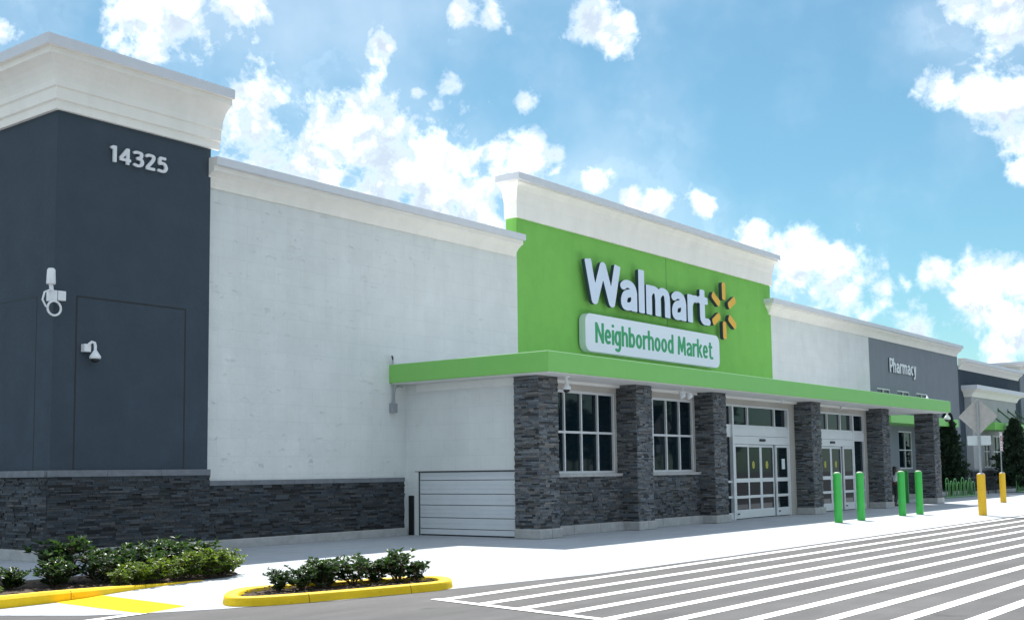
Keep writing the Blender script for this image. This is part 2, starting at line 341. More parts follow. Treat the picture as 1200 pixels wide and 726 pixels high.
def slab(mb, axis, a0, a1, z0, z1, d0, d1, holes=(), mi=0):
    """wall in the plane of `axis` ('x': runs along X, thickness d0..d1 in Y; 'y': runs along Y, thickness in X) with rectangular holes"""
    A = sorted({a0, a1, *[h[0] for h in holes], *[h[1] for h in holes]}); Z = sorted({z0, z1, *[h[2] for h in holes], *[h[3] for h in holes]})
    A = [a for a in A if a0 <= a <= a1]; Z = [z for z in Z if z0 <= z <= z1]
    def P(a, d, z): return (a, d, z) if axis == 'x' else (d, a, z)
    def solid(i, j):
        if i < 0 or j < 0 or i >= len(A)-1 or j >= len(Z)-1: return False
        ca, cz = (A[i]+A[i+1])/2, (Z[j]+Z[j+1])/2
        return not any(h[0] < ca < h[1] and h[2] < cz < h[3] for h in holes)
    for i in range(len(A)-1):
        for j in range(len(Z)-1):
            if not solid(i, j): continue
            a, b, c, d = A[i], A[i+1], Z[j], Z[j+1]
            for dd in (d0, d1): mb.face([P(a, dd, c), P(b, dd, c), P(b, dd, d), P(a, dd, d)], mi)
            if not solid(i-1, j): mb.face([P(a, d0, c), P(a, d1, c), P(a, d1, d), P(a, d0, d)], mi)
            if not solid(i+1, j): mb.face([P(b, d0, c), P(b, d1, c), P(b, d1, d), P(b, d0, d)], mi)
            if not solid(i, j-1): mb.face([P(a, d0, c), P(b, d0, c), P(b, d1, c), P(a, d1, c)], mi)
            if not solid(i, j+1): mb.face([P(a, d0, d), P(b, d0, d), P(b, d1, d), P(a, d1, d)], mi)
    return mb

def veneer(mb, o, du, dn, w, z0, z1, rng, big=1.0, bounce_tone=1.0):
    """ledge stones: thin courses of uneven lengths, each stone its own relief and its own grey; o origin, du along, dn outward"""
    o, du, dn = Vector(o), Vector(du), Vector(dn); z = z0
    while z < z1-.01:
        h = min(rng.uniform(.028, .058)*big, z1-z)
        if z1-z-h < .02: h = z1-z
        x = -rng.uniform(0, .1)
        while x < w:
            l = rng.choice((.10, .16, .22, .3, .36))*rng.uniform(.8, 1.3)*big
            a, b = max(x, 0), min(x+l, w)
            if w-b < .04: b = w
            if b-a > .005:
                p = .006+.03*rng.random()**1.4; q = p+rng.uniform(-.006, .006)
                t = rng.random(); g = .042+.05*t*t+.02*rng.random()
                g *= bounce_tone
                if rng.random() < .2: g *= .38
                w_ = rng.uniform(-1, 1); wm = .05 if bounce_tone > 1 else 0; col = (g*(.90+wm+.12*w_), g*(1.0+.02*w_), g*(1.10-wm-.10*w_))
                e = .0015
                P = lambda s, d, zz: tuple(o+du*s+dn*d+Vector((0, 0, zz)))
                A0, A1, B0, B1 = P(a+e, p, z+e), P(b-e, q, z+e), P(b-e, q, z+h-e), P(a+e, p, z+h-e)
                a0, a1, b0, b1 = P(a+e, 0, z+e), P(b-e, 0, z+e), P(b-e, 0, z+h-e), P(a+e, 0, z+h-e)
                for fc in ((A0, A1, B0, B1), (a0, a1, A1, A0), (B1, B0, b0, b1), (a0, A0, B1, b1), (A1, a1, b0, B0)): mb.face(fc, 0, col)
            x += l
            if b >= w: break
        z += h

def sweep(mb, path, prof, mi_of):
    """trim profile (out, z) along a plan polyline; outward is to the right of the travel direction; mitred corners"""
    n = len(path); rings = []
    for out, z in prof:
        ring = []
        for i, p in enumerate(path):
            p = Vector(p)
            def nrm(a, b):
                d = (Vector(b)-Vector(a)).normalized(); return Vector((d.y, -d.x))
            if i == 0: o = nrm(path[0], path[1])*out
            elif i == n-1: o = nrm(path[-2], path[-1])*out
            else:
                n1_, n2_ = nrm(path[i-1], path[i]), nrm(path[i], path[i+1]); k = (n1_+n2_); o = k*(out/(1+n1_.dot(n2_)))
            ring.append((p.x+o.x, p.y+o.y, z))
        rings.append(ring)
    for j in range(len(prof)-1):
        for i in range(n-1):
            mb.face([rings[j][i], rings[j][i+1], rings[j+1][i+1], rings[j+1][i]], mi_of(j))
    for i in (0, n-1): mb.face([rg[i] for rg in rings], 0)
    return mb

# ------------------------------------------------------------------ ground
def sheet(name, poly, z, m, label=None, kind='structure'):
    mb = MB(); mb.face([(x, y, z) for x, y in poly]); o = mb.build(name, m, recalc=False); tag(o, label, None, None, kind); return o
sheet('parking_lot', [(-300, -300), (500, -300), (500, 300), (-300, 300)], 0, M_asph, 'grey asphalt parking lot surface in front of the store')
edge = [(-60, 16.2), (0, 15.6), (5.5, 14.35), (7.25, 13.21), (7.8, 12.33), (8.23, 11.95), (9.11, 11.47), (9.6, 11.32), (10.53, 10.92), (12.44, 10.62), (15.26, 10.2), (19.7, 10.12), (38, 10.1), (150, 10.1)]
sheet('walkway', edge+[(150, 26), (-60, 26)], .004, M_conc, 'pale concrete walkway along the storefront')
def linepoly(mb, a, b, w, z):
    a, b = Vector(a), Vector(b); d = (b-a).normalized(); n = Vector((-d.y, d.x))*w/2
    mb.face([(*(a+n), z), (*(a-n), z), (*(b-n), z), (*(b+n), z)])
# hatched crossing: one painted stripe per object
ys = [9.85, 9.12, 8.42, 7.72, 7.03, 6.38, 5.70, 5.03, 4.38, 3.74, 3.1, 2.45, 1.8]
for y in ys:
    x0 = 11.2-(9.85-y)*.2
    mb = MB(); linepoly(mb, (x0+.05, y), (41.5, y-.02), .18, .004); o = mb.build('painted_stripe', M_line, recalc=False)
    tag(o, kind='structure', group='white stripes of the hatched crossing', label='white stripe painted on the asphalt crossing')
mb = MB(); linepoly(mb, (11.25, 9.98), (9.5, 1.2), .14, .008); tag(mb.build('border_line', M_line, recalc=False), 'white border line closing the left ends of the stripes', kind='structure')
mb = MB(); linepoly(mb, (8.3, 11.93), (5.2, 11.6), .15, .008); tag(mb.build('bay_line', M_line, recalc=False), 'short white line starting at the yellow painted bar', kind='structure')
mb = MB(); mb.face([(x, y, .008) for x, y in ((8.40, 14.16), (9.24, 14.27), (9.04, 12.11), (8.27, 11.88))]); tag(mb.build('painted_bar', M_yflat, recalc=False), 'yellow bar painted flat across the concrete ramp', kind='structure')

# planting beds -------------------------------------------------------
def smooth_ring(pts, n=6):
    P = [Vector(p) for p in pts]; out = []; N = len(P)
    for i in range(N):
        p0, p1, p2, p3 = P[i-1], P[i], P[(i+1) % N], P[(i+2) % N]
        for k in range(n):
            t = k/n; out.append(.5*((2*p1)+(p2-p0)*t+(2*p0-5*p1+4*p2-p3)*t*t+(3*p1-p0-3*p2+p3)*t**3))
    return out
def inset(ring, d):
    N = len(ring); area = sum(ring[i].x*ring[(i+1) % N].y-ring[(i+1) % N].x*ring[i].y for i in range(N)); sg = 1 if area > 0 else -1; out = []
    for i in range(N):
        t = (ring[(i+1) % N]-ring[i-1]).normalized(); out.append(ring[i]+Vector((-t.y, t.x))*d*sg)
    return out
def soil_mesh(ring, z, name, label, amp=.03):
    ring3 = ring; c = sum(ring, Vector((0, 0)))/len(ring); mb = MB(); rg = random.Random(5)
    levels = [1, .85, .65, .45, .25, .1]; rows = []
    for L_ in levels:
        rows.append([(c.x+(p.x-c.x)*L_, c.y+(p.y-c.y)*L_, z+(0 if L_ == 1 else rg.uniform(0, amp))) for p in ring3])
    for a, b in zip(rows, rows[1:]):
        for i in range(len(a)):
            j = (i+1) % len(a); mb.face([a[i], a[j], b[j], b[i]])
    mb.face(rows[-1])
    for k in range(int(500)):                                     # loose chips of bark
        i = rg.randrange(len(ring)); t = rg.random()**.5*.97; p = c+(ring[i].lerp(ring[(i+1) % len(ring)], rg.random())-c)*t
        a = rg.uniform(0, 6.28); l, w = rg.uniform(.015, .04), rg.uniform(.006, .016); h = z+amp+rg.uniform(.0, .012)
        dx, dy = math.cos(a), math.sin(a)
        mb.face([(p.x+dx*l-dy*w, p.y+dy*l+dx*w, h), (p.x-dx*l-dy*w, p.y-dy*l+dx*w, h+rg.uniform(-.01, .01)), (p.x-dx*l+dy*w, p.y-dy*l-dx*w, h), (p.x+dx*l+dy*w, p.y+dy*l-dx*w, h+rg.uniform(0, .02))])
    return tag(mb.build(name, M_soil, smooth=False), label, kind='stuff')
isl = smooth_ring([(9.34, 11.72), (9.50, 11.36), (10.38, 11.02), (11.55, 10.76), (12.25, 10.66), (12.66, 10.88), (12.9, 11.25), (12.75, 11.62), (11.9, 12.02), (10.9, 12.42), (10.3, 12.55), (9.75, 12.25)])
def kerb_ring(ring, w, h, name, label):
    mb = MB(); inn = inset(ring, w); r1 = inset(ring, .012); r2_ = inset(ring, .035); N = len(ring)
    rows = [[(p.x, p.y, 0) for p in ring], [(p.x, p.y, h-.05) for p in r1], [(p.x, p.y, h-.012) for p in inset(ring, .02)], [(p.x, p.y, h) for p in r2_], [(p.x, p.y, h) for p in inset(ring, w-.02)], [(p.x, p.y, h-.015) for p in inn], [(p.x, p.y, -.02) for p in inn]]
    for a, b in zip(rows, rows[1:]):
        for i in range(N):
            j = (i+1) % N; mb.face([a[i], a[j], b[j], b[i]])
    return mb.build(name, M_kerb, smooth=True), inn
o, inn = kerb_ring(isl, .19, .11, 'planter_kerb', '')
tag(o, 'yellow painted kerb ring around the small planting island', 'kerb')
soil_mesh(inn, .05, 'mulch', 'brown bark mulch inside the island kerb')
# left bed: a kerb that sinks into the ramp
kp = [(6.2, 14.25, .15), (7.1, 13.98, .15), (7.60, 13.88, .15), (8.30, 13.93, .145), (8.9, 14.06, .125), (9.5, 14.32, .09), (10.1, 14.52, .055), (10.7, 14.66, .03), (11.35, 14.78, .014)]
mb = MB(); rows = []
for i, (x, y, z) in enumerate(kp):
    a = Vector(kp[max(i-1, 0)][:2]); b = Vector(kp[min(i+1, len(kp)-1)][:2]); d = (b-a).normalized(); n_ = Vector((-d.y, d.x)); w = .17*(1 if i < 5 else max(.35, (9-i)/4.2))
    p = Vector((x, y)); q = p+n_*w; e_ = max(.0, .03*(z/.15)); o1 = p+n_*e_
    rows.append([(x, y, 0), (x, y, z*.75), (o1.x, o1.y, z), (q.x, q.y, z), (q.x, q.y, -.02)])
for a, b in zip(rows, rows[1:]):
    for k in range(4): mb.face([a[k], b[k], b[k+1], a[k+1]])
mb.face(rows[-1]); mb.face(rows[0])
tag(mb.build('bed_kerb', M_kerb, smooth=False, bevel=.008), 'yellow kerb along the larger bed, sinking into the concrete ramp at its right end', 'kerb')
bed = [Vector(p) for p in ((5.5, 14.7), (6.3, 14.45), (7.15, 14.16), (7.65, 14.06), (8.3, 14.1), (8.9, 14.22), (9.5, 14.47), (10.1, 14.66), (10.7, 14.78), (11.4, 14.88), (12.0, 14.95), (12.35, 15.2), (12.6, 15.6), (12.65, 16.4), (12.3, 17.0), (11.3, 17.15), (9.8, 17.2), (8.5, 17.3), (7, 17.5), (5.5, 17.7))]
soil_mesh(bed, .02, 'mulch', 'dark mulch of the larger planting bed beside the walkway', amp=.03)

# ------------------------------------------------------------------ the store building
WY = 20.9
store = empty('store_building', (22.5, WY, 0), 'long grey, navy and green stucco store with stone piers and a green canopy', 'store')
def part(mb, name, m, parent=store, **k): return mb.build(name, m, parent, **k)

part(slab(MB(), 'x', 16.0, 27.37, 0, 8.3, WY, 21.3), 'pale_wall', M_pale)
part(slab(MB(), 'x', 44.8, 55.8, 0, 8.3, WY, 21.3), 'pale_wall', M_pale)
part(slab(MB(), 'x', 27.37, 44.8, 4.0, 10.2, WY, 21.3), 'green_wall', M_green)
gh = [(59.5, 61.5, 1.50, 3.45), (56.75, 58.6, 4.6, 5.55), (59.6, 61.45, 4.6, 5.55), (62.5, 64.35, 4.6, 5.55)]
part(slab(MB(), 'x', 55.8, 69.9, 0, 8.3, WY, 21.3, gh), 'grey_wall', M_grey)
# tower
mb = MB(); mb.box(12.30, 16.0, 20.75, 30, 0, 9.9); part(mb, 'tower_wall', M_navy)
# wings behind and roof
mb = MB(); mb.box(16.0, 69.9, 21.3, 60, 7.55, 7.75); part(mb, 'roof', M_roof)
mb = MB(); mb.box(16.0, 69.9, 21.35, 21.6, 0, 7.5); part(mb, 'inner_wall', M_dark)
# scored joints on the tower (thin recessed-looking seams made as slim dark beads)
mb = MB()
for a, b in (((12.80, 1.76), (12.80, 5.17)), ((15.38, 1.76), (15.38, 5.17))): mb.box(a[0]-.016, a[0]+.016, 20.746, 20.752, a[1], b[1]+.011)
mb.box(12.812, 15.369, 20.746, 20.752, 5.154, 5.186)
mb.box(12.296, 12.302, 21.34, 21.36, 1.76, 5.17); mb.box(12.296, 12.302, 21.36, 24.0, 5.16, 5.18)
part(mb, 'joint_trim', M_dark)
mb = MB(); mb.box(36.20, 36.225, WY-.004, WY+.002, 6.3, 9.2); part(mb, 'joint_trim', mat('green_joint', (.07, .2, .05), rough=.9))
# cornices
def cornice(path, z0, kind):
    if kind == 'tower': pr = [(0, z0), (.08, z0), (.08, z0+.17), (.13, z0+.19), (.13, z0+.42), (.17, z0+.44), (.17, z0+.56), (.19, z0+.62), (.24, z0+.72), (.32, z0+.82), (.42, z0+.90), (.50, z0+.94), (.50, z0+1.06), (.54, z0+1.06), (.56, z0+1.06), (.60, z0+1.06), (.60, z0+1.27), (0, z0+1.30)]; cap = 15
    elif kind == 'green': pr = [(0, z0), (.08, z0), (.10, z0+.50), (.14, z0+.62), (.16, z0+.72), (.20, z0+.82), (.28, z0+.92), (.38, z0+.98), (.38, z0+1.03), (.50, z0+1.03), (.50, z0+1.23), (0, z0+1.26)]; cap = 8
    else: pr = [(0, z0), (.05, z0), (.06, z0+.05), (.10, z0+.14), (.17, z0+.23), (.27, z0+.30), (.34, z0+.33), (.34, z0+.44), (.45, z0+.44), (.45, z0+.62), (0, z0+.64)]; cap = 7
    return sweep(MB(), path, pr, lambda j: 1 if j >= cap else 0)
part(cornice([(12.30, 30), (12.30, 20.75), (16.18, 20.75)], 8.83, 'tower'), 'cornice', [M_cream, M_cap])
part(cornice([(15.95, WY), (27.25, WY)], 7.99, 'main'), 'cornice', [M_cream, M_cap])
part(cornice([(27.37, 21.3), (27.37, WY), (44.85, WY)], 9.21, 'green'), 'cornice', [M_cream, M_cap])
part(cornice([(44.62, 21.3), (44.62, WY), (69.7, WY)], 7.98, 'main'), 'cornice', [M_cream, M_cap])

# stone wainscots with backing, cap and concrete base
rng = random.Random(11)
def wainscot(x0, x1, yf, z0, z1, big=1.0, cap=.13, capout=.07, base=.2, left_end=False):
    mb = MB(); mb.box(x0, x1, yf+.0, yf+.12, z0, z1, col=(.03, .034, .038)); veneer(mb, (x0, yf, 0), (1, 0, 0), (0, -1, 0), x1-x0, z0, z1, rng, big, .85)  # wainscot stone painted darker, as it gets less bounced light
    part(mb, 'stone_veneer', M_stone, recalc=False)
    mb = MB(); n = max(1, round((x1-x0)/1.2)); w = (x1-x0)/n
    for i in range(n): mb.box(x0+i*w+.002, x0+(i+1)*w-.002, yf-capout, yf+.1, z1, z1+cap)
    part(mb, 'stone_cap', M_stonecap, bevel=.008)
    mb = MB(); mb.box(x0, x1+.0, yf-.13, yf+.1, .0, z0); part(mb, 'curb_base', M_plinth, bevel=.015)
wainscot(12.24, 16.02, 20.70, .21, 1.61, capout=.05)
mb = MB(); mb.box(12.25, 12.30, 20.75, 30, .21, 1.61, col=(.03, .034, .038)); veneer(mb, (12.25, 30, 0), (0, -1, 0), (-1, 0, 0), 9.28, .21, 1.61, rng); part(mb, 'stone_veneer', M_stone, recalc=False)
mb = MB(); mb.box(12.18, 12.30, 20.75, 30, 1.61, 1.74); part(mb, 'stone_cap', M_stonecap, bevel=.008)
mb = MB(); mb.box(12.12, 12.30, 20.75, 30, 0, .21); part(mb, 'curb_base', M_plinth, bevel=.015)
wainscot(16.02, 22.33, 20.84, .20, 1.38, cap=.11, capout=.04)
wainscot(46.2, 69.9, 20.84, .20, 1.30, big=1.5, cap=.11, capout=.04)

# front vestibule: garage side wall
GX = 22.5
part(slab(MB(), 'y', 17.15, 20.9, 0, 3.9, GX, GX+.25, [(17.2, 20.5, -1, 1.63)]), 'side_wall', M_pale)
mb = MB(); mb.box(GX-.06, GX, 17.23, 20.5, 3.70, 3.90); part(mb, 'soffit_board', M_soff)
mb = MB()
zz = [0.03, .18, .46, .78, 1.06, 1.41, 1.62]
for a, b in zip(zz, zz[1:]):
    mb.box(GX+.07, GX+.10, 17.2, 20.5, a+.008, b-.008)
    n = max(1, int((b-a)/.1)); h = (b-a-.016)/n
    for i in range(n):
        mb.box(GX+.06, GX+.07, 17.2, 20.5, a+.008+i*h+.005, a+.008+(i+1)*h-.005)
sh = part(mb, 'roller_shutter', M_door)
mb = MB(); mb.box(GX+.11, GX+.13, 17.18, 20.52, 0, 1.66); mb.box(GX+.02, GX+.06, 20.485, 20.51, 0, 1.63); mb.box(GX-.01, GX+.03, 17.23, 20.60, 1.632, 1.648); part(mb, 'shutter_frame', mat('shutter_frame_grey', (.06, .065, .07), rough=.6))
mb = MB(); mb.box(GX-.05, GX-.003, 20.63, 20.80, 0, 1.02); part(mb, 'corner_guard', M_dark, bevel=.01)

# front wall of the vestibule, with window and door openings
FY = 17.12
W1 = (23.58, 26.72, 1.53, 3.68); W2 = (27.96, 31.08, 1.53, 3.68)
S3 = (32.35, 37.90, 0, 3.66); S4 = (39.45, 44.88, 0, 3.66)
M_header = stucco('beige_stucco', (.47, .44, .40), var=.08, pits=.03)
part(slab(MB(), 'x', 22.75, 46.0, 0, 3.9, FY, FY+.25, [W1, W2, S3, S4]), 'front_wall', M_header)
part(slab(MB(), 'y', 17.37, 20.9, 0, 3.9, 45.75, 46.0), 'side_wall', M_pale)
mb = MB(); mb.box(22.6, 45.9, 17.9, 18.0, 0, 3.9); part(mb, 'inner_wall', M_dark)

def window(win, nx, nz, y, pitch=None):
    x0, x1, z0, z1 = win; mb = MB(); fr = .055
    mb.box(x0, x1, y-.03, y+.06, z0, z0+.07); mb.box(x0, x1, y-.03, y+.06, z1-.07, z1)
    mb.box(x0, x0+fr, y-.03, y+.06, z0+.07, z1-.07); mb.box(x1-fr, x1, y-.03, y+.06, z0+.07, z1-.07)
    ws = (x1-x0-fr)/nx; hs = (z1-z0-.07)/nz
    for i in range(1, nx): mb.box(x0+i*ws+.0, x0+i*ws+fr, y-.028, y+.058, z0+.07, z1-.07)
    for j in range(1, nz):
        for i in range(nx): mb.box(x0+i*ws+fr, x0+(i+1)*ws, y-.026, y+.056, z0+j*hs, z0+j*hs+.06)
    w = part(mb, 'window', M_alum, bevel=.004)
    mb = MB()
    for i in range(nx):
        for j in range(nz):
            g = MB(); g.box(x0+i*ws+fr-.01, x0+(i+1)*ws+.01, y+.03, y+.036, z0+j*hs+.05, z0+(j+1)*hs+.01)
            p = g.build('pane', M_glass, w)
            p.parent = w; p.matrix_parent_inverse = Matrix.Translation(-Vector(store.location))
            p.matrix_parent_inverse = w.matrix_parent_inverse.inverted() @ Matrix.Translation(-Vector(store.location)) if False else Matrix()
    return w
window(W1, 4, 2, FY+.05); window(W2, 4, 2, FY+.05)
for x0, x1 in ((23.17, 26.81), (27.6, 31.18)):
    mb = MB(); mb.box(x0, x1, 16.94, 17.12, 1.45, 1.53); part(mb, 'window_sill', M_plinth, bevel=.006)
    mb = MB(); mb.box(x0, x1, 17.0, FY, .24, 1.45, col=(.03, .034, .038)); veneer(mb, (x0, 17.0, 0), (1, 0, 0), (0, -1, 0), x1-x0, .24, 1.45, rng, 1, 1.5); part(mb, 'stone_veneer', M_stone, recalc=False)  # stone below the windows lightened, bounced light in its colour
    mb = MB()
    n = 3; w = (x1-x0)/n
    for i in range(n): mb.box(x0+i*w+.002, x0+(i+1)*w-.002, 16.90, FY, 0, .24)
    part(mb, 'curb_base', M_plinth, bevel=.02)
window(gh[0], 2, 2, WY+.05)
for g_ in gh[1:]: window(g_, 2, 1, WY+.05)

# stone piers, veneer painted lighter for light bounced off the pavement
def pier(x0, yb, y0=16.5, w=.8, ztop=3.9):
    mb = MB(); mb.box(x0, x0+w, y0, yb, .2, ztop, col=(.03, .034, .038))
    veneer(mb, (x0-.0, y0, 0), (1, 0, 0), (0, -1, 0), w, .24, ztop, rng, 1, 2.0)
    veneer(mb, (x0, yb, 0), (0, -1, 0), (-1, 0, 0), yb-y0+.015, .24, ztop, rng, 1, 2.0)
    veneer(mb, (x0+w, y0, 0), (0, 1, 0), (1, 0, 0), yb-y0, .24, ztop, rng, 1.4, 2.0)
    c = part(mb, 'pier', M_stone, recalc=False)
    mb = MB(); mb.box(x0-.07, x0+w*.5-.002, y0-.08, yb, 0, .24); mb.box(x0+w*.5+.002, x0+w+.07, y0-.08, yb, 0, .24)
    q = mb.build('plinth', M_plinth, c, bevel=.03)
    return c
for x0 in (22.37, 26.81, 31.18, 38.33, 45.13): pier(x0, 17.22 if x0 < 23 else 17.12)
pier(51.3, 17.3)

# storefronts
def storefront(x0, x1, door0, y, side):
    """aluminium screen with transom lights, four tall door leaves and one fixed side light"""
    mb = MB(); F = .06; zt, zm, zd = 3.66, 2.97, 2.40; ya, yb = y, y+.12
    mb.box(x0, x1, ya, yb, zt-.06, zt); mb.box(x0, x1, ya, yb, zm-.02, zm+.05)
    mb.box(x0, x0+F, ya, yb, 0, zt-.06); mb.box(x1-F, x1, ya, yb, 0, zt-.06)
    d1 = door0+4.05
    mb.box(door0-.1, door0, ya-.05, yb, 0, zt-.061)
    if d1+.1 < x1: mb.box(d1, d1+.1, ya-.05, yb, 0, zt-.061)
    # header panels above doors
    mb.box(door0+.001, d1-.001, ya-.035, yb-.02, 2.665, zm-.02); mb.box(door0+.001, d1-.001, ya-.045, yb-.021, zd, 2.655)
    if side == 'L': s0, s1 = x0+F, door0-.1
    else: s0, s1 = d1+.1, x1-F
    mb.box(s0, s1, ya+.02, yb-.02, 2.62, zm-.02)
    for z in (1.17, .68): mb.box(s0, s1, ya+.01, yb-.01, z, z+.07)
    mb.box(s0, s1, ya, yb, 0, .22)
    tr = [door0+1.08, door0+3.1] if side == 'L' else [door0+1.7, door0+2.95]
    for t_ in tr: mb.box(t_, t_+F, ya+.002, yb-.002, zm+.05, zt-.06)
    fr = part(mb, 'storefront_frame', M_alum, bevel=.004)
    cuts = sorted([x0+F, *( [door0-.1, door0] if side == 'L' else []), *sum([[t_, t_+F] for t_ in tr], []), *([d1, d1+.1] if side == 'R' else []), x1-F])
    for a, b in zip(cuts[::2], cuts[1::2]):
        if b-a > .05: g = MB(); g.box(a-.01, b+.01, y+.07, y+.076, zm+.04, zt-.05); g.build('pane', M_glass, fr)
    g = MB(); g.box(s0-.01, s1+.01, y+.07, y+.076, .2, 2.63); g.build('pane', M_glass, fr)
    g = MB(); g.box(door0+1.8, door0+2.2, ya-.09, ya-.046, 2.50, 2.58); g.build('sensor', M_dark, fr, bevel=.015)
    lw = 1.0
    for k in range(4):
        a = door0+.02+k*1.005; b = a+lw; yy = y-.04 if k in (0, 3) else y+.03
        if k in (0, 3): pass
        mb = MB(); st = .075
        mb.box(a, a+st, yy, yy+.05, .03, zd-.01); mb.box(b-st, b, yy, yy+.05, .03, zd-.01)
        mb.box(a+st, b-st, yy, yy+.05, zd-.09, zd-.01); mb.box(a+st, b-st, yy+.001, yy+.049, 1.17, 1.30)
        mb.box(a+st, b-st, yy+.001, yy+.049, .66, .75); mb.box(a+st, b-st, yy, yy+.05, .03, .30)
        lf = part(mb, 'door_leaf', M_alum, bevel=.004)
        for z0, z1 in ((.29, .67), (.74, 1.18), (1.29, zd-.08)):
            g = MB(); g.box(a+st-.01, b-st+.01, yy+.022, yy+.028, z0, z1); g.build('pane', M_glass, lf)
        if k in (1, 2):
            g = MB(); cx, cz = (a+b)/2-.02, 1.73
            ring = [(cx+.09*math.cos(q*math.pi/10), yy+.018, cz+.125*math.sin(q*math.pi/10)) for q in range(20)]; rin = [(cx+.05*math.cos(q*math.pi/10), yy+.018, cz+.075*math.sin(q*math.pi/10)) for q in range(20)]
            for q in range(20): g.face([ring[q], ring[(q+1) % 20], rin[(q+1) % 20], rin[q]])
            g.box(cx-.03, cx+.03, yy+.017, yy+.019, cz-.05, cz+.05); g.build('decal', M_sticker, lf, recalc=False)
        if k in (0, 3):
            g = MB(); g.box(a+.1, a+.2, yy-.03, yy, .16, .2); g.build('latch', M_dark, lf)
    return fr
f3 = storefront(S3[0], S3[1], 33.66, FY+.02, 'L')
f4 = storefront(S4[0], S4[1], 39.56, FY+.02, 'R')
tag((lambda g: g.build('notice', M_paper))(MB().box(37.12, 37.36, 17.085, 17.095, 1.58, 1.93)), 'white paper notice taped inside a glass pane of the left entrance doors', 'notice')

# canopy
mb = MB(); cx0, cx1, cy0, cy1 = 21.85, 51.6, 15.8, 20.898
mb.box(cx0, cx1, cy0, cy1, 3.93, 4.40, 0); can = part(mb, 'canopy', M_fascia, bevel=.004)
mb = MB(); mb.box(cx0+.05, cx1-.05, cy0+.05, cy1-.05, 3.905, 3.928); mb.build('soffit', M_soff, can)
mb = MB(); mb.box(cx0+.06, cx1-.06, cy0+.06, cy1-.04, 4.402, 4.42); mb.build('roof_membrane', M_roof, can)
mb = MB(); mb.box(23.17, 45.13, 17.0, 17.118, 3.83, 3.903)
for a, b in ((26.81, 27.6), (31.18, 31.98), (38.33, 39.13)): pass
part(mb, 'soffit_board', M_soff)
# small rear awning under the pharmacy lettering
mb = MB(); mb.box(54.3, 64.6, 19.4, 20.898, 3.70, 4.11); part(mb, 'awning', M_fascia, bevel=.004)
# conduit with box at the canopy's left end
mb = MB(); mb.tube([(21.93, 20.84, 4.62), (21.93, 20.84, 3.35)], .018, 8); cd = part(mb, 'conduit', M_gal)
mb = MB(); mb.box(21.84, 22.02, 20.76, 20.895, 3.16, 3.40); mb.build('junction_box', M_gal, cd, bevel=.01)
mb = MB(); mb.tube([(22.3, 20.84, 3.84), (22.12, 20.84, 3.86), (22.02, 20.84, 3.8), (21.98, 20.84, 3.6), (22.0, 20.84, 3.4)], .012, 6); mb.build('cable', M_gal, cd)
mb = MB(); mb.tube([(21.92, 20.84, 4.55), (21.80, 20.75, 4.62)], .02, 6); mb.build('bracket', M_dark, cd)

# ------------------------------------------------------------------ adjoining shop at the right
shop = empty('shop_building', (76, WY, 0), 'navy and grey shop with a cream corniced porch beyond the bicycle racks', 'shop')
sp = lambda mb, n, m, **k: mb.build(n, m, shop, **k)
sp(slab(MB(), 'x', 69.93, 83.2, 0, 7.5, WY, 21.3), 'navy_wall', M_navy)
sp(cornice([(70.0, WY), (83.0, WY)], 7.28, 'main'), 'cornice', [M_cream, M_cap])
sw = [(73.0, 74.35, 1.5, 3.45), (75.0, 76.75, 1.5, 3.45), (77.5, 79.2, 1.5, 3.45)]
mb = MB(); slab(mb, 'x', 70.9, 80.6, 0, 5.75, 20.5, WY-.002, [(a, b, 1.5, 3.45) for a, b, _, _ in sw]); M_lgrey = stucco('light_grey_stucco', (.42, .43, .43)); sp(mb, 'porch_wall', M_lgrey)
pr_ = [(0, 5.68), (.08, 5.68), (.1, 5.76), (.18, 5.9), (.3, 6.0), (.44, 6.04), (.44, 6.1), (.54, 6.1), (.54, 6.34), (0, 6.36)]
sp(sweep(MB(), [(70.9, WY), (70.9, 20.5), (80.6, 20.5), (80.6, WY)], pr_, lambda j: 1 if j >= 7 else 0), 'cornice', [M_cream, M_cap])
_s = store; store = shop
def part(mb, name, m, parent=shop, **k): return mb.build(name, m, parent, **k)
for q in sw: window(q, 2, 2, 20.55)
wainscot(69.95, 83.1, 20.36, .15, 1.30, big=1.6, cap=.10, capout=.04)
store = _s
mb = MB(); mb.box(71.5, 84.5, 19.4, 20.498, 3.72, 4.16); aw = sp(mb, 'awning', M_fascia, bevel=.004)
mb = MB()
for x in (73.2, 76.4, 78.6, 80.4): mb.tube([(x, 19.5, 4.18), (x-.0, 20.5, 5.1)], .05, 6); mb.box(x-.05, x+.05, 20.46, 20.5, 4.95, 5.2)
mb.build('tie_rod', mat('olive_rod', (.05, .12, .04), rough=.5), aw)
wing = empty('wing_building', (90, WY, 0), 'grey stucco block with cream cornice at the far end of the row', 'shop')
mb = MB(); mb.box(83.2, 130, WY-.1, 40, 0, 8.3); mb.build('grey_wall', M_grey, wing)
cornice([(83.2, 26), (83.2, WY-.1), (130, WY-.1)], 7.95, 'main').build('cornice', [M_cream, M_cap], wing)
mb = MB(); mb.box(84, 110, WY-.22, WY-.101, 0, 1.3, col=(.05, .055, .06)); veneer(mb, (84, WY-.22, 0), (1, 0, 0), (0, -1, 0), 26, .0, 1.3, rng, 3); mb.build('stone_veneer', M_stone, wing, recalc=False)

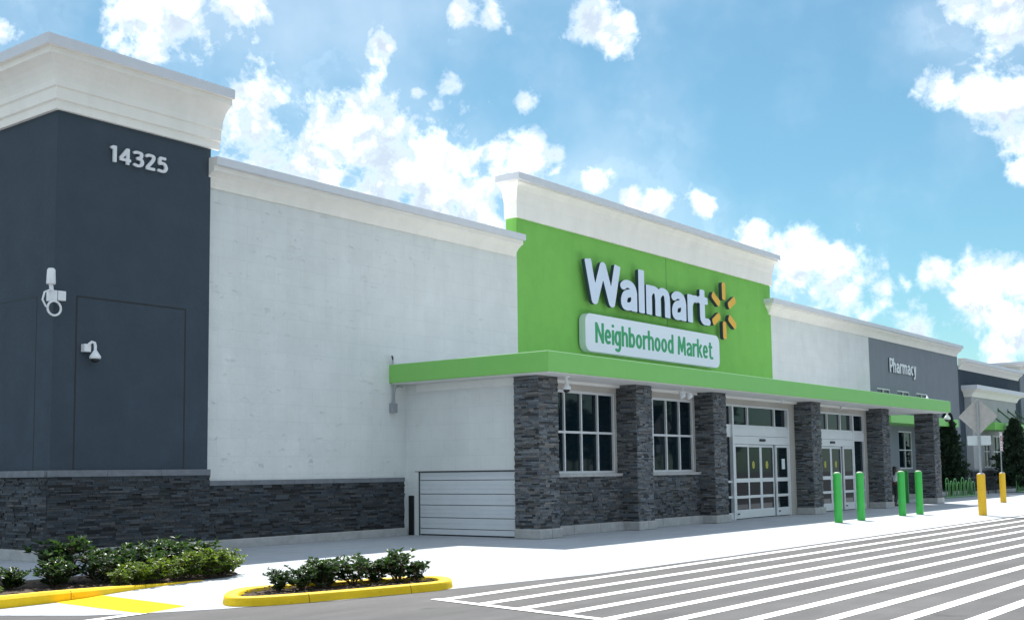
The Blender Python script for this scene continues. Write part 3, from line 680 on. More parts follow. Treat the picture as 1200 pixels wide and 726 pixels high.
# ------------------------------------------------------------------ lettering: stroke skeletons turned into outlines
def cr_(pts, n=7):
    P = [np.array(p, float) for p in pts]; P = [2*P[0]-P[1]]+P+[2*P[-1]-P[-2]]; out = []
    for i in range(1, len(P)-2):
        p0, p1, p2, p3 = P[i-1:i+3]
        for k in range(n):
            t = k/n; out.append(.5*((2*p1)+(p2-p0)*t+(2*p0-5*p1+4*p2-p3)*t*t+(3*p1-p0-3*p2+p3)*t**3))
    out.append(P[-2]); return out
def ell(cx, cy, rx, ry, a0=0, a1=360, n=28):
    return [np.array((cx+rx*math.cos(R(a0+(a1-a0)*i/n)), cy+ry*math.sin(R(a0+(a1-a0)*i/n)))) for i in range(n+1)]
def ln(*p): return [np.array(q, float) for q in p]
def glyph(ch, h, X):
    """strokes and advance width for one character; cap height 1, x-height X, half stroke h"""
    t = X-h; m = X/2
    if ch == 'W': return [ln((.03+h, 1), (.31, h), (.56, 1-h), (.81, h), (1.09-h, 1))], 1.12
    if ch == 'a': return [cr_([(.08, t-.07), (.16, t-.01), (.26, t), (.37, t-.05), (.42, t-.18), (.42, .3)]), ln((.42, t-.18), (.42, 0)), cr_([(.42, m+.06), (.30, m+.06), (.16, m), (h+.01, m-.13), (.13, h+.015), (.24, h), (.36, .14), (.42, .24)])], .42+h
    if ch == 'l': return [ln((h, 1.04), (h, 0))], 2*h
    if ch == 'm': return [ln((h, X), (h, 0)), cr_([(h, t-.14), (.17, t-.02), (.27, t), (.36, t-.05), (.39, t-.2), (.39, .25)]), ln((.39, t-.25), (.39, 0)), cr_([(.39, t-.14), (.49, t-.02), (.59, t), (.68, t-.05), (.71, t-.2), (.71, .25)]), ln((.71, t-.25), (.71, 0))], .71+h
    if ch == 'r': return [ln((h, X), (h, 0)), cr_([(h, t-.18), (.16, t-.05), (.25, t), (.34, t)])], .35
    if ch == 't': return [ln((.15, X+.19), (.15, .25)), cr_([(.15, .3), (.155, .17), (.2, h+.01), (.28, h-.005), (.37, h)]), ln((.0, t+.01), (.36, t+.01))], .37
    if ch == 'N': return [ln((h, 0), (h, 1)), ln((.61-h, 0), (.61-h, 1)), ln((h, 1-h*.6), (.61-h, h*.6))], .61
    if ch == 'e': return [ln((h, m), (.47-h, m)), ell(.235, m, .235-h, m-h, 0, 300, 30)+[np.array((.43, h+.03))]], .47
    if ch == 'i': return [ln((h, X), (h, 0)), ln((h, X+.13), (h, X+.13+2*h))], 2*h
    if ch == 'g': return [ell(.21, m, .21-h+.03, m-h), ln((.45-h, X), (.45-h, .0)), cr_([(.45-h, .03), (.43-h, -.12), (.24, -.24), (.06, -.2)])], .45
    if ch == 'h': return [ln((h, 1.02), (h, 0)), cr_([(h, t-.14), (.17, t-.02), (.27, t), (.36, t-.05), (.40, t-.2), (.40, .25)]), ln((.40, t-.25), (.40, 0))], .40+h
    if ch == 'n': return [ln((h, X), (h, 0)), cr_([(h, t-.14), (.17, t-.02), (.27, t), (.36, t-.05), (.40, t-.2), (.40, .25)]), ln((.40, t-.25), (.40, 0))], .40+h
    if ch == 'b': return [ln((h, 1.02), (h, 0)), ell(.25, m, .24-h+.0, m-h)], .49
    if ch == 'o': return [ell(.245, m, .245-h, m-h)], .49
    if ch == 'd': return [ln((.49-h, 1.02), (.49-h, 0)), ell(.24, m, .24-h, m-h)], .49
    if ch == 'M': return [ln((h, 0), (.05+h, 1)), ln((.72-h, 0), (.67-h, 1)), ln((.05+h, 1-h*.5), (.36, .22), (.67-h, 1-h*.5))], .72
    if ch == 'k': return [ln((h, 1.02), (h, 0)), ln((.1, .33), (.41, X-.01)), ln((.19, .42), (.43, 0.01))], .47
    if ch == 'P': return [ln((h, 0), (h, 1)), cr_([(h, 1-h), (.28, 1-h), (.44, .9), (.47-h*.5, .71), (.42, .53), (.27, .44), (h, .43)])], .49
    if ch == 'c': return [ell(.23, m, .23-h, m-h, 55, 305, 24)], .40
    if ch == 'y': return [ln((h, X), (.24, .05)), cr_([(.46-h, X), (.26, .06), (.18, -.16), (.03, -.2)])], .46
    if ch == '1': return [ln((.22, 1), (.22, 0)), ln((.03, .82), (.2, .95))], .34
    if ch == '4': return [ln((.42, 0), (.42, 1)), ln((.42, .95), (.06, .3)), ln((.02, .27), (.58, .27))], .6
    if ch == '3': return [cr_([(.05, .86), (.16, 1-h), (.28, 1-h), (.41, .86), (.38, .63), (.2, .54)]), cr_([(.2, .54), (.42, .47), (.45, .26), (.36, .12), (.22, h), (.05, .13)])], .52
    if ch == '2': return [cr_([(.05, .83), (.14, .95-h*.5), (.26, 1-h), (.41, .87), (.40, .66), (.25, .38), (.08, .11)]), ln((.03, h), (.5, h))], .53
    if ch == '5': return [ln((.44, 1-h), (.1, 1-h)), ln((.13, 1-h), (.1, .54)), cr_([(.1, .54), (.24, .60), (.38, .55), (.45, .34), (.38, .13), (.22, h), (.05, .12)])], .52
    return [], .24
def seg_sd(PX, PY, a, b, h, fa, fb, rnd):
    d = b-a; L = math.hypot(*d); d = d/max(L, 1e-9); rx, ry = PX-a[0], PY-a[1]
    t = rx*d[0]+ry*d[1]; n = np.abs(-rx*d[1]+ry*d[0])
    lo = np.where(t < 0, -t, 0); hi = np.where(t > L, t-L, 0); cap = np.hypot(n, lo+hi)-h
    if fa or fb:
        ext0 = t*-1 if fa else np.full_like(t, -9); ext1 = t-L if fb else np.full_like(t, -9)
        q = np.maximum(ext0, ext1)+rnd; m_ = n-h+rnd
        box = np.hypot(np.maximum(q, 0), np.maximum(m_, 0))+np.minimum(np.maximum(q, m_), 0)-rnd
        if not (fa and fb):
            near = (t < L/2) if fb else (t > L/2); return np.where(near, cap, box)
        return box
    return cap
def contours(strokes, h, sx, rnd, cell=.011):
    S_ = [[np.array((p[0]*sx+(1-sx)*0, p[1])) for p in s] for s in strokes]
    allp = np.array([p for s in S_ for p in s]); x0, y0 = allp.min(0)-h-.05; x1, y1 = allp.max(0)+h+.05
    nx, ny = int((x1-x0)/cell)+2, int((y1-y0)/cell)+2
    PX, PY = np.meshgrid(x0+np.arange(nx)*cell, y0+np.arange(ny)*cell); F = np.full(PX.shape, 9.)
    for s in S_:
        for i in range(len(s)-1):
            closed = np.hypot(*(s[0]-s[-1])) < 1e-6
            F = np.minimum(F, seg_sd(PX, PY, s[i], s[i+1], h, i == 0 and not closed, i == len(s)-2 and not closed, rnd))
    F += 1e-6; link = {}
    def e(a, b):
        (i, j), (k, l) = a, b; t = F[j, i]/(F[j, i]-F[l, k]); return (x0+(i+(k-i)*t)*cell, y0+(j+(l-j)*t)*cell)
    ins = F < 0; js, is_ = np.nonzero((ins[:-1, :-1].astype(int)+ins[1:, :-1]+ins[:-1, 1:]+ins[1:, 1:]) % 4)
    for j, i in zip(js, is_):
        c = [(i, j), (i+1, j), (i+1, j+1), (i, j+1)]; v = [ins[q[1], q[0]] for q in c]; ent = []; ex = []
        for k in range(4):
            a, b = c[k], c[(k+1) % 4]
            if v[k] != v[(k+1) % 4]:
                key = (min(a, b), max(a, b)); (ex if v[k] else ent).append(key)
        for a, b in zip(ex, ent): link[a] = b
    out = []
    while link:
        k0, k = next(iter(link.items())); loop = [k0]; del link[k0]
        while k != k0 and k in link: loop.append(k); k = link.pop(k)
        pts = [e(*q) for q in loop]; res = [pts[0]]
        for i in range(1, len(pts)-1):
            a, b, c = res[-1], pts[i], pts[i+1]; L = math.hypot(c[0]-a[0], c[1]-a[1])+1e-9
            if abs((b[0]-a[0])*(c[1]-a[1])-(b[1]-a[1])*(c[0]-a[0]))/L > .0012 or math.hypot(b[0]-a[0], b[1]-a[1]) > .3: res.append(b)
        if len(res) > 5: out.append(res)
    return out
def plate(loops, depth, scale, mats, name, parent, loc, bev=0.0):
    """extruded outline standing in the XZ plane, face towards -Y"""
    c = bpy.data.curves.new(name, 'CURVE'); c.dimensions = '2D'; c.fill_mode = 'BOTH'; c.extrude = depth/2
    for L in loops:
        sp_ = c.splines.new('POLY'); sp_.points.add(len(L)-1); sp_.use_cyclic_u = True
        for i, p in enumerate(L): sp_.points[i].co = (p[0]*scale, p[1]*scale, 0, 1)
    if bev: c.bevel_depth = bev; c.bevel_resolution = 1; c.offset = -bev
    tmp = bpy.data.objects.new('tmp', c); COL.objects.link(tmp)
    me = bpy.data.meshes.new_from_object(tmp.evaluated_get(bpy.context.evaluated_depsgraph_get()))
    bpy.data.objects.remove(tmp); me.name = name
    me.transform(Matrix.Rotation(R(90), 4, 'X')); me.materials.clear()
    for m in mats: me.materials.append(m)
    for p in me.polygons: p.material_index = 0 if (p.normal.y < -.6 or len(mats) == 1) else 1; p.use_smooth = False
    o = bpy.data.objects.new(name, me); COL.objects.link(o); o.parent = parent; o.location = Vector(loc)-Vector(parent.location); return o
def text_run(txt, h, X, sx, gap, kern={}):
    x = 0; out = []
    for i, ch in enumerate(txt):
        st, adv = glyph(ch, h/1.0, X)
        if st: out.append((ch, x, contours(st, h, sx, h*.35)))
        x += (adv*sx + gap + kern.get(txt[i:i+2], 0)) if st else .24*sx+gap
    return out, x-gap

# company name in raised letters
sign = empty('store_name_sign', (34.5, 20.6, 6.95), 'big pale blue-white raised name letters with dark sides on the green wall', 'sign')
run, width = text_run('Walmart', .095, .72, 1.0, .05, {'Wa': -.10})
x0, x1, z0, z1 = 30.48, 38.78, 6.95, 8.44
sc = (z1-z0)/1.03; sxx = (x1-x0)/(width*sc)
for ch, x, loops in run:
    L = [[(p[0]*sxx, p[1]) for p in lp] for lp in loops]
    plate(L, .11, sc, (M_letter, M_side), 'letter', sign, (x0+x*sc*sxx, 20.67, z0), bev=.012)
# six-rayed emblem
emb = empty('sunburst_emblem', (40.05, 20.6, 7.65), 'amber six-rayed sunburst emblem beside the name letters', 'sign')
for k in range(6):
    a = R(90+60*k); d = np.array((math.cos(a), math.sin(a)))
    lp = contours([[d*.40+np.array((0., 0.)), d*1.08]], .145, 1.0, .10, .02)
    L = [[(p[0]*1.02, p[1]*1.02) for p in l] for l in lp]
    plate(L, .12, 1.0, (M_amber, M_side), 'ray', emb, (40.05, 20.67, 7.65), bev=.02)
# board
bd = empty('sign_board', (35, 20.6, 6), 'rounded white sign board reading Neighborhood Market in green', 'sign')
def rrect(x0, x1, z0, z1, rad, n=8):
    out = []
    for cx, cz, a in ((x1-rad, z1-rad, 0), (x0+rad, z1-rad, 90), (x0+rad, z0+rad, 180), (x1-rad, z0+rad, 270)):
        for i in range(n+1): t = R(a+90*i/n); out.append((cx+rad*math.cos(t), cz+rad*math.sin(t)))
    return out
plate([rrect(0, 9.05, 0, 1.23, .28)], .22, 1.0, (M_board, M_boardside), 'panel', bd, (30.52, 20.72, 5.40), bev=.02)
run, width = text_run('Neighborhood Market', .072, .74, .80, .062)
tx0, tx1, tz0, tz1 = 31.08, 38.98, 5.70, 6.37
sc = (tz1-tz0); sxx = (tx1-tx0)/(width*sc)
allL = []
for ch, x, loops in run: allL += [[((x+p[0])*sxx, p[1]) for p in lp] for lp in loops]
plate(allL, .012, sc, (M_gtext,), 'lettering', bd, (tx0, 20.592, tz0))
# house number
num = empty('house_number', (14.2, 20.7, 8.2), 'white raised number 14325 under the tower cornice', 'sign')
run, width = text_run('14325', .085, .72, 1.0, .10)
x0, x1, z0, z1 = 13.45, 14.83, 8.03, 8.37; sc = z1-z0; sxx = (x1-x0)/(width*sc)
for ch, x, loops in run: plate([[(p[0]*sxx, p[1]) for p in lp] for lp in loops], .04, sc, (M_digit,), 'digit', num, (x0+x*sc*sxx, 20.71, z0))
# pharmacy lettering
ph = empty('pharmacy_sign', (60.4, 20.8, 6.4), 'white raised lettering reading Pharmacy on the grey wall', 'sign')
run, width = text_run('Pharmacy', .085, .72, .92, .055)
x0, x1, z0, z1 = 58.45, 62.45, 6.42, 7.15; sc = z1-z0; sxx = (x1-x0)/(width*sc)
for ch, x, loops in run: plate([[(p[0]*sxx, p[1]) for p in lp] for lp in loops], .05, sc, (M_digit, M_side), 'letter', ph, (x0+x*sc*sxx, 20.86, z0))

# ------------------------------------------------------------------ cameras and lamps on the walls
def dome(loc, label, s=1.0, arm=None, wall=None):
    e_ = empty('security_camera', loc, label, 'security camera')
    mb = MB(); mb.lathe([(.03*s, .16*s), (.05*s, .14*s), (.10*s, .06*s), (.13*s, .02*s), (.13*s, -.03*s), (.11*s, -.045*s)], (0, 0, 0), 20)
    o = mb.build('housing', M_white, None, smooth=True); o.parent = e_
    mb = MB(); mb.lathe([(.10*s, -.045*s), (.09*s, -.09*s), (.055*s, -.12*s), (.01*s, -.13*s)], (0, 0, 0), 16); o = mb.build('lens_dome', M_dark, None, smooth=True); o.parent = e_
    mb = MB()
    if arm == 'goose':
        mb.tube([(0, 0, .15*s), (0, 0, .26*s), (-.02*s, .0, .33*s), (-.08*s, .02, .35*s), (-.13*s, .04, .30*s), (-.15*s, .06, .24*s)], .035*s, 10)
        mb.box(-.25*s, -.08*s, .04, .16, .12*s, .30*s)
    else: mb.tube([(0, 0, .15*s), (0, 0, .34*s)], .035*s, 8); mb.lathe([(.10*s, .30*s), (.10*s, .34*s)], (0, 0, 0), 14)
    o = mb.build('bracket', M_white, None); o.parent = e_
    return e_
dome((13.12, 20.58, 3.97), 'white gooseneck dome camera alone on the flat navy tower panel', .85, 'goose')
dome((23.28, 16.3, 3.62), 'white dome camera hanging under the canopy beside the corner pier', .85)
dome((52.35, 16.2, 3.70), 'white dome camera at the far right end of the canopy', 1.1)
# cluster of antenna, box and conduit ring on the tower's corner
e_ = empty('wireless_unit', (12.25, 20.68, 5.05), 'white antenna cap with junction box and curled cable on the tower corner', 'antenna')
mb = MB(); mb.lathe([(.08, 5.32), (.088, 5.34), (.076, 5.60), (.055, 5.63), (.0001, 5.64)], (12.16, 20.62, 0), 20); mb.build('antenna_cap', M_white, e_, smooth=True)
mb = MB(); mb.box(12.14, 12.32, 20.65, 20.745, 5.0, 5.22); mb.box(12.33, 12.50, 20.64, 20.745, 5.03, 5.22); mb.build('junction_box', M_white, e_, bevel=.01)
mb = MB(); mb.tube([(12.16, 20.62, 5.32), (12.18, 20.62, 5.2)], .04, 10); mb.build('stem', M_white, e_)
mb = MB(); mb.tube([(12.24+.14*math.cos(t*math.pi/9), 20.62, 4.86+.14*math.sin(t*math.pi/9)) for t in range(19)], .022, 8)
mb.tube([(12.16, 20.62, 5.22), (12.02, 20.60, 5.15), (11.98, 20.60, 5.0), (12.05, 20.60, 4.88), (12.10, 20.60, 4.86)], .018, 6); mb.build('cable_loop', M_white, e_, smooth=True)
def flood(loc, label, n=2, group=None):
    e_ = empty('flood_light', loc, label, 'light', group)
    if n == 1: e_.scale = (.6, .6, .6); e_.location.z += .04
    mb = MB(); mb.box(-.10, .10, -.05, .05, .10, .13); mb.tube([(0, 0, .10), (0, 0, .0)], .02, 8); o = mb.build('mount', M_white, None); o.parent = e_
    for k in range(n):
        dx = (k-(n-1)/2)*.42
        mb = MB(); pts = [(0, 0, 0), (dx*.6, -.03, .03), (dx, -.06, -.06)]; mb.tube(pts, .016, 6)
        mb.tube([(dx, -.03, .0), (dx, -.06, -.05), (dx, -.12, -.15), (dx, -.13, -.165)], [.04, .07, .095, .085], 14); o = mb.build('lamp_head', M_white, None); o.parent = e_
    return e_
flood((29.1, 16.35, 3.80), 'white twin-head lamp under the canopy above the second window')
flood((35.63, 16.35, 3.82), 'small white lamp under the canopy over the left entrance', 1)
flood((41.2, 16.6, 3.80), 'small lamp under the canopy over the right entrance', 1)
mb = MB(); mb.lathe([(.06, 0), (.06, .14), (.04, .2), (.02, .24)], (51.0, 16.6, 4.42), 12); tag(mb.build('vent_cap', M_white, smooth=True), 'tiny white vent cap on top of the canopy near its right end', 'vent')

# ------------------------------------------------------------------ bollards
def bollard(name, loc, h, rad, m, mc, label, group):
    e_ = empty(name, loc, label, 'bollard', group)
    mb = MB(); mb.lathe([(rad*1.0, 0.0), (rad, .02), (rad, h-.05), (rad*.97, h-.03)], (0, 0, 0), 24); o = mb.build('sleeve', m, None, smooth=True); o.parent = e_
    mb = MB(); mb.lathe([(rad*.97, h-.03), (rad*.8, h-.005), (rad*.5, h+.012), (rad*.1, h+.018)], (0, 0, 0), 24); o = mb.build('cap', mc, None, smooth=True); o.parent = e_
    return e_
GB = 'green bollards in front of the entrances'
M_bcap = mat('bollard_top', (.30, .42, .28), rough=.6)
for (x, y), lb in zip(((32.99, 13.46), (34.6, 13.4), (38.32, 13.44), (39.6, 13.3)), ('leftmost green bollard on the walkway, before the right entrance', 'green bollard second from the left, just right of the leftmost one', 'green bollard on the walkway hiding part of the walking woman', 'rightmost front green bollard, before the last stone pier')):
    bollard('bollard', (x, y, 0), 1.46, .118, M_boll, M_bcap, lb, GB)
bollard('bollard', (51.9, 18.0, 0), 1.46, .118, M_boll, M_bcap, 'shaded green bollard under the canopy, seen between two sunnier ones', 'green bollards in the porch shade')
bollard('bollard', (53.5, 18.0, 0), 1.46, .118, M_boll, M_bcap, 'shaded green bollard mostly hidden behind the rightmost front one', 'green bollards in the porch shade')
YB = 'yellow bollards carrying sign posts'
bollard('sign_bollard', (39.46, 11.22, 0), 1.36, .128, M_ybol, M_ycap, 'yellow bollard at the foot of the diamond sign post', YB)
bollard('sign_bollard', (53.37, 14.28, 0), 1.30, .125, M_ybol, M_ycap, 'yellow bollard at the foot of the narrow white parking sign', YB)
# signs
e_ = empty('diamond_sign', (39.46, 11.22, 1.36), 'grey back of a diamond traffic sign with white plate below, on a steel post', 'traffic sign')
mb = MB(); mb.box(39.43, 39.49, 11.19, 11.25, 1.36, 3.72); mb.build('post', M_gal, e_)
th = R(76); du = Vector((math.cos(th)*-1, math.sin(th)*-1, 0)) ; du = Vector((math.sin(R(20)), -math.cos(R(20)), 0)); dn = Vector((du.y, -du.x, 0))
def card(mb, c, poly, t=.006):
    a = [Vector(c)+du*p[0]+Vector((0, 0, p[1]))-dn*t for p in poly]; b = [q+dn*2*t for q in a]; mb.face(a); mb.face(b[::-1])
    for i in range(len(a)): mb.face([a[i], a[(i+1) % len(a)], b[(i+1) % len(a)], b[i]])
c0 = Vector((39.46, 11.22, 3.21))+dn*(.05 if dn.x > 0 else -.05)
mb = MB(); card(mb, c0, rrect(-.46, .46, -.46, .46, .05) and [(p[0]*.7071-p[1]*.7071, p[0]*.7071+p[1]*.7071) for p in rrect(-.43, .43, -.43, .43, .05)]); mb.build('sign_face', M_signback, e_)
mb = MB(); card(mb, c0+Vector((0, 0, -.78)), rrect(-.36, .36, -.155, .155, .03)); mb.build('lower_plate', M_plate, e_)
e_ = empty('parking_sign', (53.37, 14.28, 1.3), 'narrow white parking sign with red markings on a steel post', 'traffic sign')
mb = MB(); mb.box(53.35, 53.39, 14.27, 14.31, 1.30, 3.08); mb.build('post', M_gal, e_)
mb = MB(); mb.box(53.18, 53.58, 14.25, 14.262, 2.24, 3.06); mb.build('sign_face', M_white, e_)
mb = MB()
for a, b, c, d in ((53.2, 53.56, 3.02, 3.035), (53.2, 53.56, 2.265, 2.28), (53.2, 53.215, 2.28, 3.02), (53.545, 53.56, 2.28, 3.02)): mb.box(a, b, 14.245, 14.249, c, d)
for k in range(12):
    t = k*math.pi/6; mb.box(53.38+.10*math.cos(t)-.03, 53.38+.10*math.cos(t)+.03, 14.243, 14.248, 2.78+.10*math.sin(t)-.03, 2.78+.10*math.sin(t)+.03)
for z in (2.56, 2.46): mb.box(53.26, 53.5, 14.244, 14.249, z-.02, z+.02)
mb.box(53.28, 53.48, 14.244, 14.249, 2.33, 2.37); mb.build('red_marking', M_red, e_)

# ------------------------------------------------------------------ bicycle racks and rail
def rack(x0, y, n, label):
    e_ = empty('bike_rack', (x0, y, 0), label, 'bike rack', 'green looped bicycle racks')
    mb = MB(); rg = random.Random(int(x0))
    for k in range(n):
        x = x0+k*.62; w = .22; h = (1.02, .86, .98, .8)[k % 4]; tl = rg.uniform(-.12, .12)
        pts = [(x-w*.8, y, .03)]+[(x+w*math.cos(R(180-q))+tl*(h/2+h/2*math.sin(R(q)))*.3, y, h-w*1.0+w*1.0*math.sin(R(q))) for q in range(0, 181, 18)]+[(x+w*.8, y, .03)]
        mb.tube(pts, .026, 6)
        mb.tube([(x+.3+.17*math.cos(R(q)), y+.10, .42+.36*math.sin(R(q))) for q in range(0, 361, 20)], .018, 6)
    mb.build('loops', M_rack, e_, smooth=True)
    mb = MB(); mb.tube([(x0-.3, y, .06), (x0+n*.62, y, .06)], .03, 6); mb.build('base_rail', M_rack, e_)
rack(59.6, 18.6, 8, 'green looped bicycle rack right of the last stone pier')
rack(73.0, 18.7, 7, 'green looped bicycle rack cut by the right picture edge')
e_ = empty('low_railing', (66, 19.4, 0), 'low black railing between the two bicycle racks', 'railing')
mb = MB(); mb.tube([(64.8, 19.4, .95), (72.6, 19.4, .95)], .03, 6); mb.tube([(64.8, 19.4, .35), (72.6, 19.4, .35)], .025, 6); mb.build('rail', M_dark, e_)
for k in range(6): mb = MB(); mb.tube([(64.8+k*1.56, 19.4, 0), (64.8+k*1.56, 19.4, .95)], .03, 6); mb.build('post', M_dark, e_)

# ------------------------------------------------------------------ plants
def leafmesh(mb, p, d, up, L, w, col):
    s = d.cross(up).normalized(); fold = up*(.12*L)
    a, b, c = p, p+d*L*.55, p+d*L
    mb.face([a, b+s*w+fold, c, b-fold*.2], 0, col); mb.face([a, b-fold*.2, c, b-s*w+fold], 0, col)
def shrub(seed, H, spread, nst, leafy):
    """a low spreading shrub: crooked main stems, side twigs, and leaves in rosettes at the twig ends"""
    rg = random.Random(seed); mb = MB(); sm = MB()
    def rosette(p, dr, n, L):
        for k in range(n):
            an = k*2.4+rg.uniform(-.4, .4); el = rg.uniform(.0, 1.0); t = Vector((math.cos(an), math.sin(an), 0))
            d = (t*math.cos(el)+dr*math.sin(el)+dr*.25).normalized(); up = (dr+Vector((0, 0, .6))-t*.3).normalized()
            if abs(d.dot(up)) > .97: up = Vector((1, 0, 0))
            q = rg.uniform(.55, 1.4)*(1.2 if el > .6 else 1); leafmesh(mb, p-dr*rg.uniform(0, .04), d, up, L*rg.uniform(.7, 1.15), L*rg.uniform(.2, .28), (q*rg.uniform(.9, 1.15), q, q*.85))
    for i in range(nst):
        a = i*6.283/nst+rg.uniform(-.5, .5); lean = rg.uniform(.25, 1)*spread; h = H*rg.uniform(.55, 1.0)*(1.1-.35*lean/spread)
        b0 = Vector((math.cos(a)*.03, math.sin(a)*.03, 0)); tip = Vector((math.cos(a)*lean, math.sin(a)*lean, h))
        pts = [b0]+[b0.lerp(tip, t)+Vector((rg.uniform(-.035, .035), rg.uniform(-.035, .035), .03*math.sin(t*3))) for t in (.3, .55, .8)]+[tip]
        sm.tube(pts, [.010, .008, .006, .005, .003], 5)
        rosette(tip, (tip-pts[-2]).normalized(), leafy, .075)
        for j in range(1, 5):
            for q in range(rg.choice((2, 3))):
                a2 = rg.uniform(0, 6.28); base = pts[j-1].lerp(pts[j], rg.uniform(.2, 1)); tl = rg.uniform(.06, .15)
                tw = base+Vector((math.cos(a2)*tl, math.sin(a2)*tl, tl*rg.uniform(.2, 1.0)))
                if tw.z < .06: tw.z = .06+rg.uniform(0, .03)
                sm.tube([base, tw], [.004, .002], 4); dr = (tw-base).normalized(); rosette(tw, (dr+Vector((0, 0, .5))).normalized(), int(leafy*.75), .068)
                rosette(base.lerp(tw, .5), (dr+Vector((0, 0, .5))).normalized(), 3, .06)
    return mb, sm
protos = []
for i, (H, s_, n_, lf) in enumerate(((.42, .24, 9, 11), (.36, .26, 8, 12), (.48, .24, 8, 11), (.34, .22, 9, 12), (.46, .28, 7, 10))):
    protos.append((shrub(30+i, H, s_, n_, lf), H))
def place_shrub(k, x, y, z, s, rz, label, group, m=None, cache={}):
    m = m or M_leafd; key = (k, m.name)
    e_ = empty('shrub', (x, y, z), label, 'shrub', group, rz); e_.scale = (s*1.28, s*1.28, s)
    if key not in cache:
        (mb, sm), H = protos[k]; a = mb.build('foliage', m, None, recalc=False); b = sm.build('stem', M_wood, None); cache[key] = (a.data, b.data); a.parent = e_; b.parent = e_
    else:
        for nm, me in zip(('foliage', 'stem'), cache[key]): o = bpy.data.objects.new(nm, me); COL.objects.link(o); o.parent = e_
IS = [(10.45, 12.03, .85), (10.70, 11.86, .8), (11.0, 11.80, 1.0), (11.24, 11.95, .95), (11.56, 11.76, 1.05), (11.92, 11.68, .9), (12.2, 11.5, 1.1), (12.42, 11.35, .75)]
order = ('first', 'second', 'third', 'fourth', 'fifth', 'sixth', 'seventh', 'eighth')
for i, (x, y, s) in enumerate(IS):
    place_shrub(i % 5, x, y, .07, s*(.74, .92, .84, 1.0, .9, .8, .95, .8)[i], i*1.7, '%s leafy shrub from the left on the yellow-kerbed island' % order[i], 'shrubs on the kerbed island')
RB = [(7.9, 15.1, .8), (8.55, 15.3, .85), (9.05, 15.0, .95), (9.45, 15.5, 1.2), (9.75, 15.0, 1.1), (10.1, 15.4, 1.25), (10.4, 15.05, 1.15), (10.75, 15.45, 1.25), (11.1, 15.2, 1.15), (11.45, 15.5, 1.1), (11.75, 15.35, 1.05), (12.0, 15.3, .9)]
ord2 = order+('ninth', 'tenth', 'eleventh', 'twelfth')
for i, (x, y, s) in enumerate(RB):
    place_shrub((i*2+1) % 5, x*1.03, y*1.03+.05, .03, s*(.98 if i % 3 else 1.2), i*2.3, '%s shrub from the left in the shaded back row of the bed' % ord2[i], 'shrubs in the back row of the bed')
FB = [(7.85, 14.55, .5), (9.85, 14.72, .62), (10.2, 14.85, .95), (10.55, 14.85, .9), (10.95, 14.95, .9), (11.3, 15.0, .95), (11.65, 15.02, 1.05), (11.95, 15.1, 1.05), (12.3, 15.45, .95)]
for i, (x, y, s) in enumerate(FB):
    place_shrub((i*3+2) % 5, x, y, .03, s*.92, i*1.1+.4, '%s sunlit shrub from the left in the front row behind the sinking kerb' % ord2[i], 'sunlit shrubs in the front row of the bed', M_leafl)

def juniper(x, y, H, rad, seed, label):
    e_ = empty('conifer_tree', (x, y, 0), label, 'tree', 'dark conical conifers by the wall'); rg = random.Random(seed); mb = MB()
    for k in range(4200):
        t = rg.random()**1.2; z = .35+(H-.35)*t; prof = math.sin(min(1, (t+.12)*2.2)*math.pi/2)*(1-t)**.75
        a = rg.uniform(0, 6.28); clump = 1+.38*math.sin(a*3+t*17+seed)+.28*math.sin(a*5-t*31)+.15*math.sin(t*70+a*2); rr_ = rad*prof*clump*rg.uniform(.35, 1.12)+.03
        p = Vector((math.cos(a)*rr_, math.sin(a)*rr_, z)); q = .6+.9*rg.random()
        for _ in range(3):
            d = Vector((math.cos(a)+rg.uniform(-.8, .8), math.sin(a)+rg.uniform(-.8, .8), rg.uniform(.2, 1.3))).normalized(); up = Vector((rg.uniform(-1, 1), rg.uniform(-1, 1), .7)).normalized()
            leafmesh(mb, p, d, up, rg.uniform(.14, .26), .05, (q, q*1.05, q))
    o = mb.build('crown', M_leafj, None, recalc=False); o.parent = e_
    mb = MB(); mb.tube([(0, 0, 0), (.02, 0, H*.5), (0, 0, H*.92)], [.07, .045, .01], 8); o = mb.build('trunk', M_wood, None); o.parent = e_
juniper(63.2, 19.55, 4.3, .7, 1, 'dark conifer just right of the last stone pier')
juniper(73.7, 18.9, 4.3, 1.05, 2, 'dark conifer in front of the porch window near the right edge')

# ------------------------------------------------------------------ the woman walking by the pier
def skin_mesh(name, V, E_, rad, m, parent, sub=2, root=0):
    me = bpy.data.meshes.new(name); me.from_pydata(V, E_, []); o = bpy.data.objects.new(name, me); COL.objects.link(o)
    sk = o.modifiers.new('skin', 'SKIN'); sk.use_smooth_shade = True
    lay = me.skin_vertices[0].data if me.skin_vertices else None
    if lay is None:
        bm = bmesh.new(); bm.from_mesh(me); bm.verts.layers.skin.verify(); bm.to_mesh(me); bm.free(); lay = me.skin_vertices[0].data
    for i, q in enumerate(rad): lay[i].radius = q if isinstance(q, tuple) else (q, q); lay[i].use_root = (i == root)
    s_ = o.modifiers.new('sub', 'SUBSURF'); s_.levels = sub; s_.render_levels = sub
    me.materials.append(m)
    ev = o.evaluated_get(bpy.context.evaluated_depsgraph_get()); m2 = bpy.data.meshes.new_from_object(ev); o.modifiers.clear(); o.data = m2; m2.name = name
    m2.polygons.foreach_set('use_smooth', [True]*len(m2.polygons))
    o.parent = parent; return o
P_ = empty('person', (47.85, 17.0, 0), 'woman with long black hair, white top and dark trousers walking past the pier', 'person', None, R(-20))
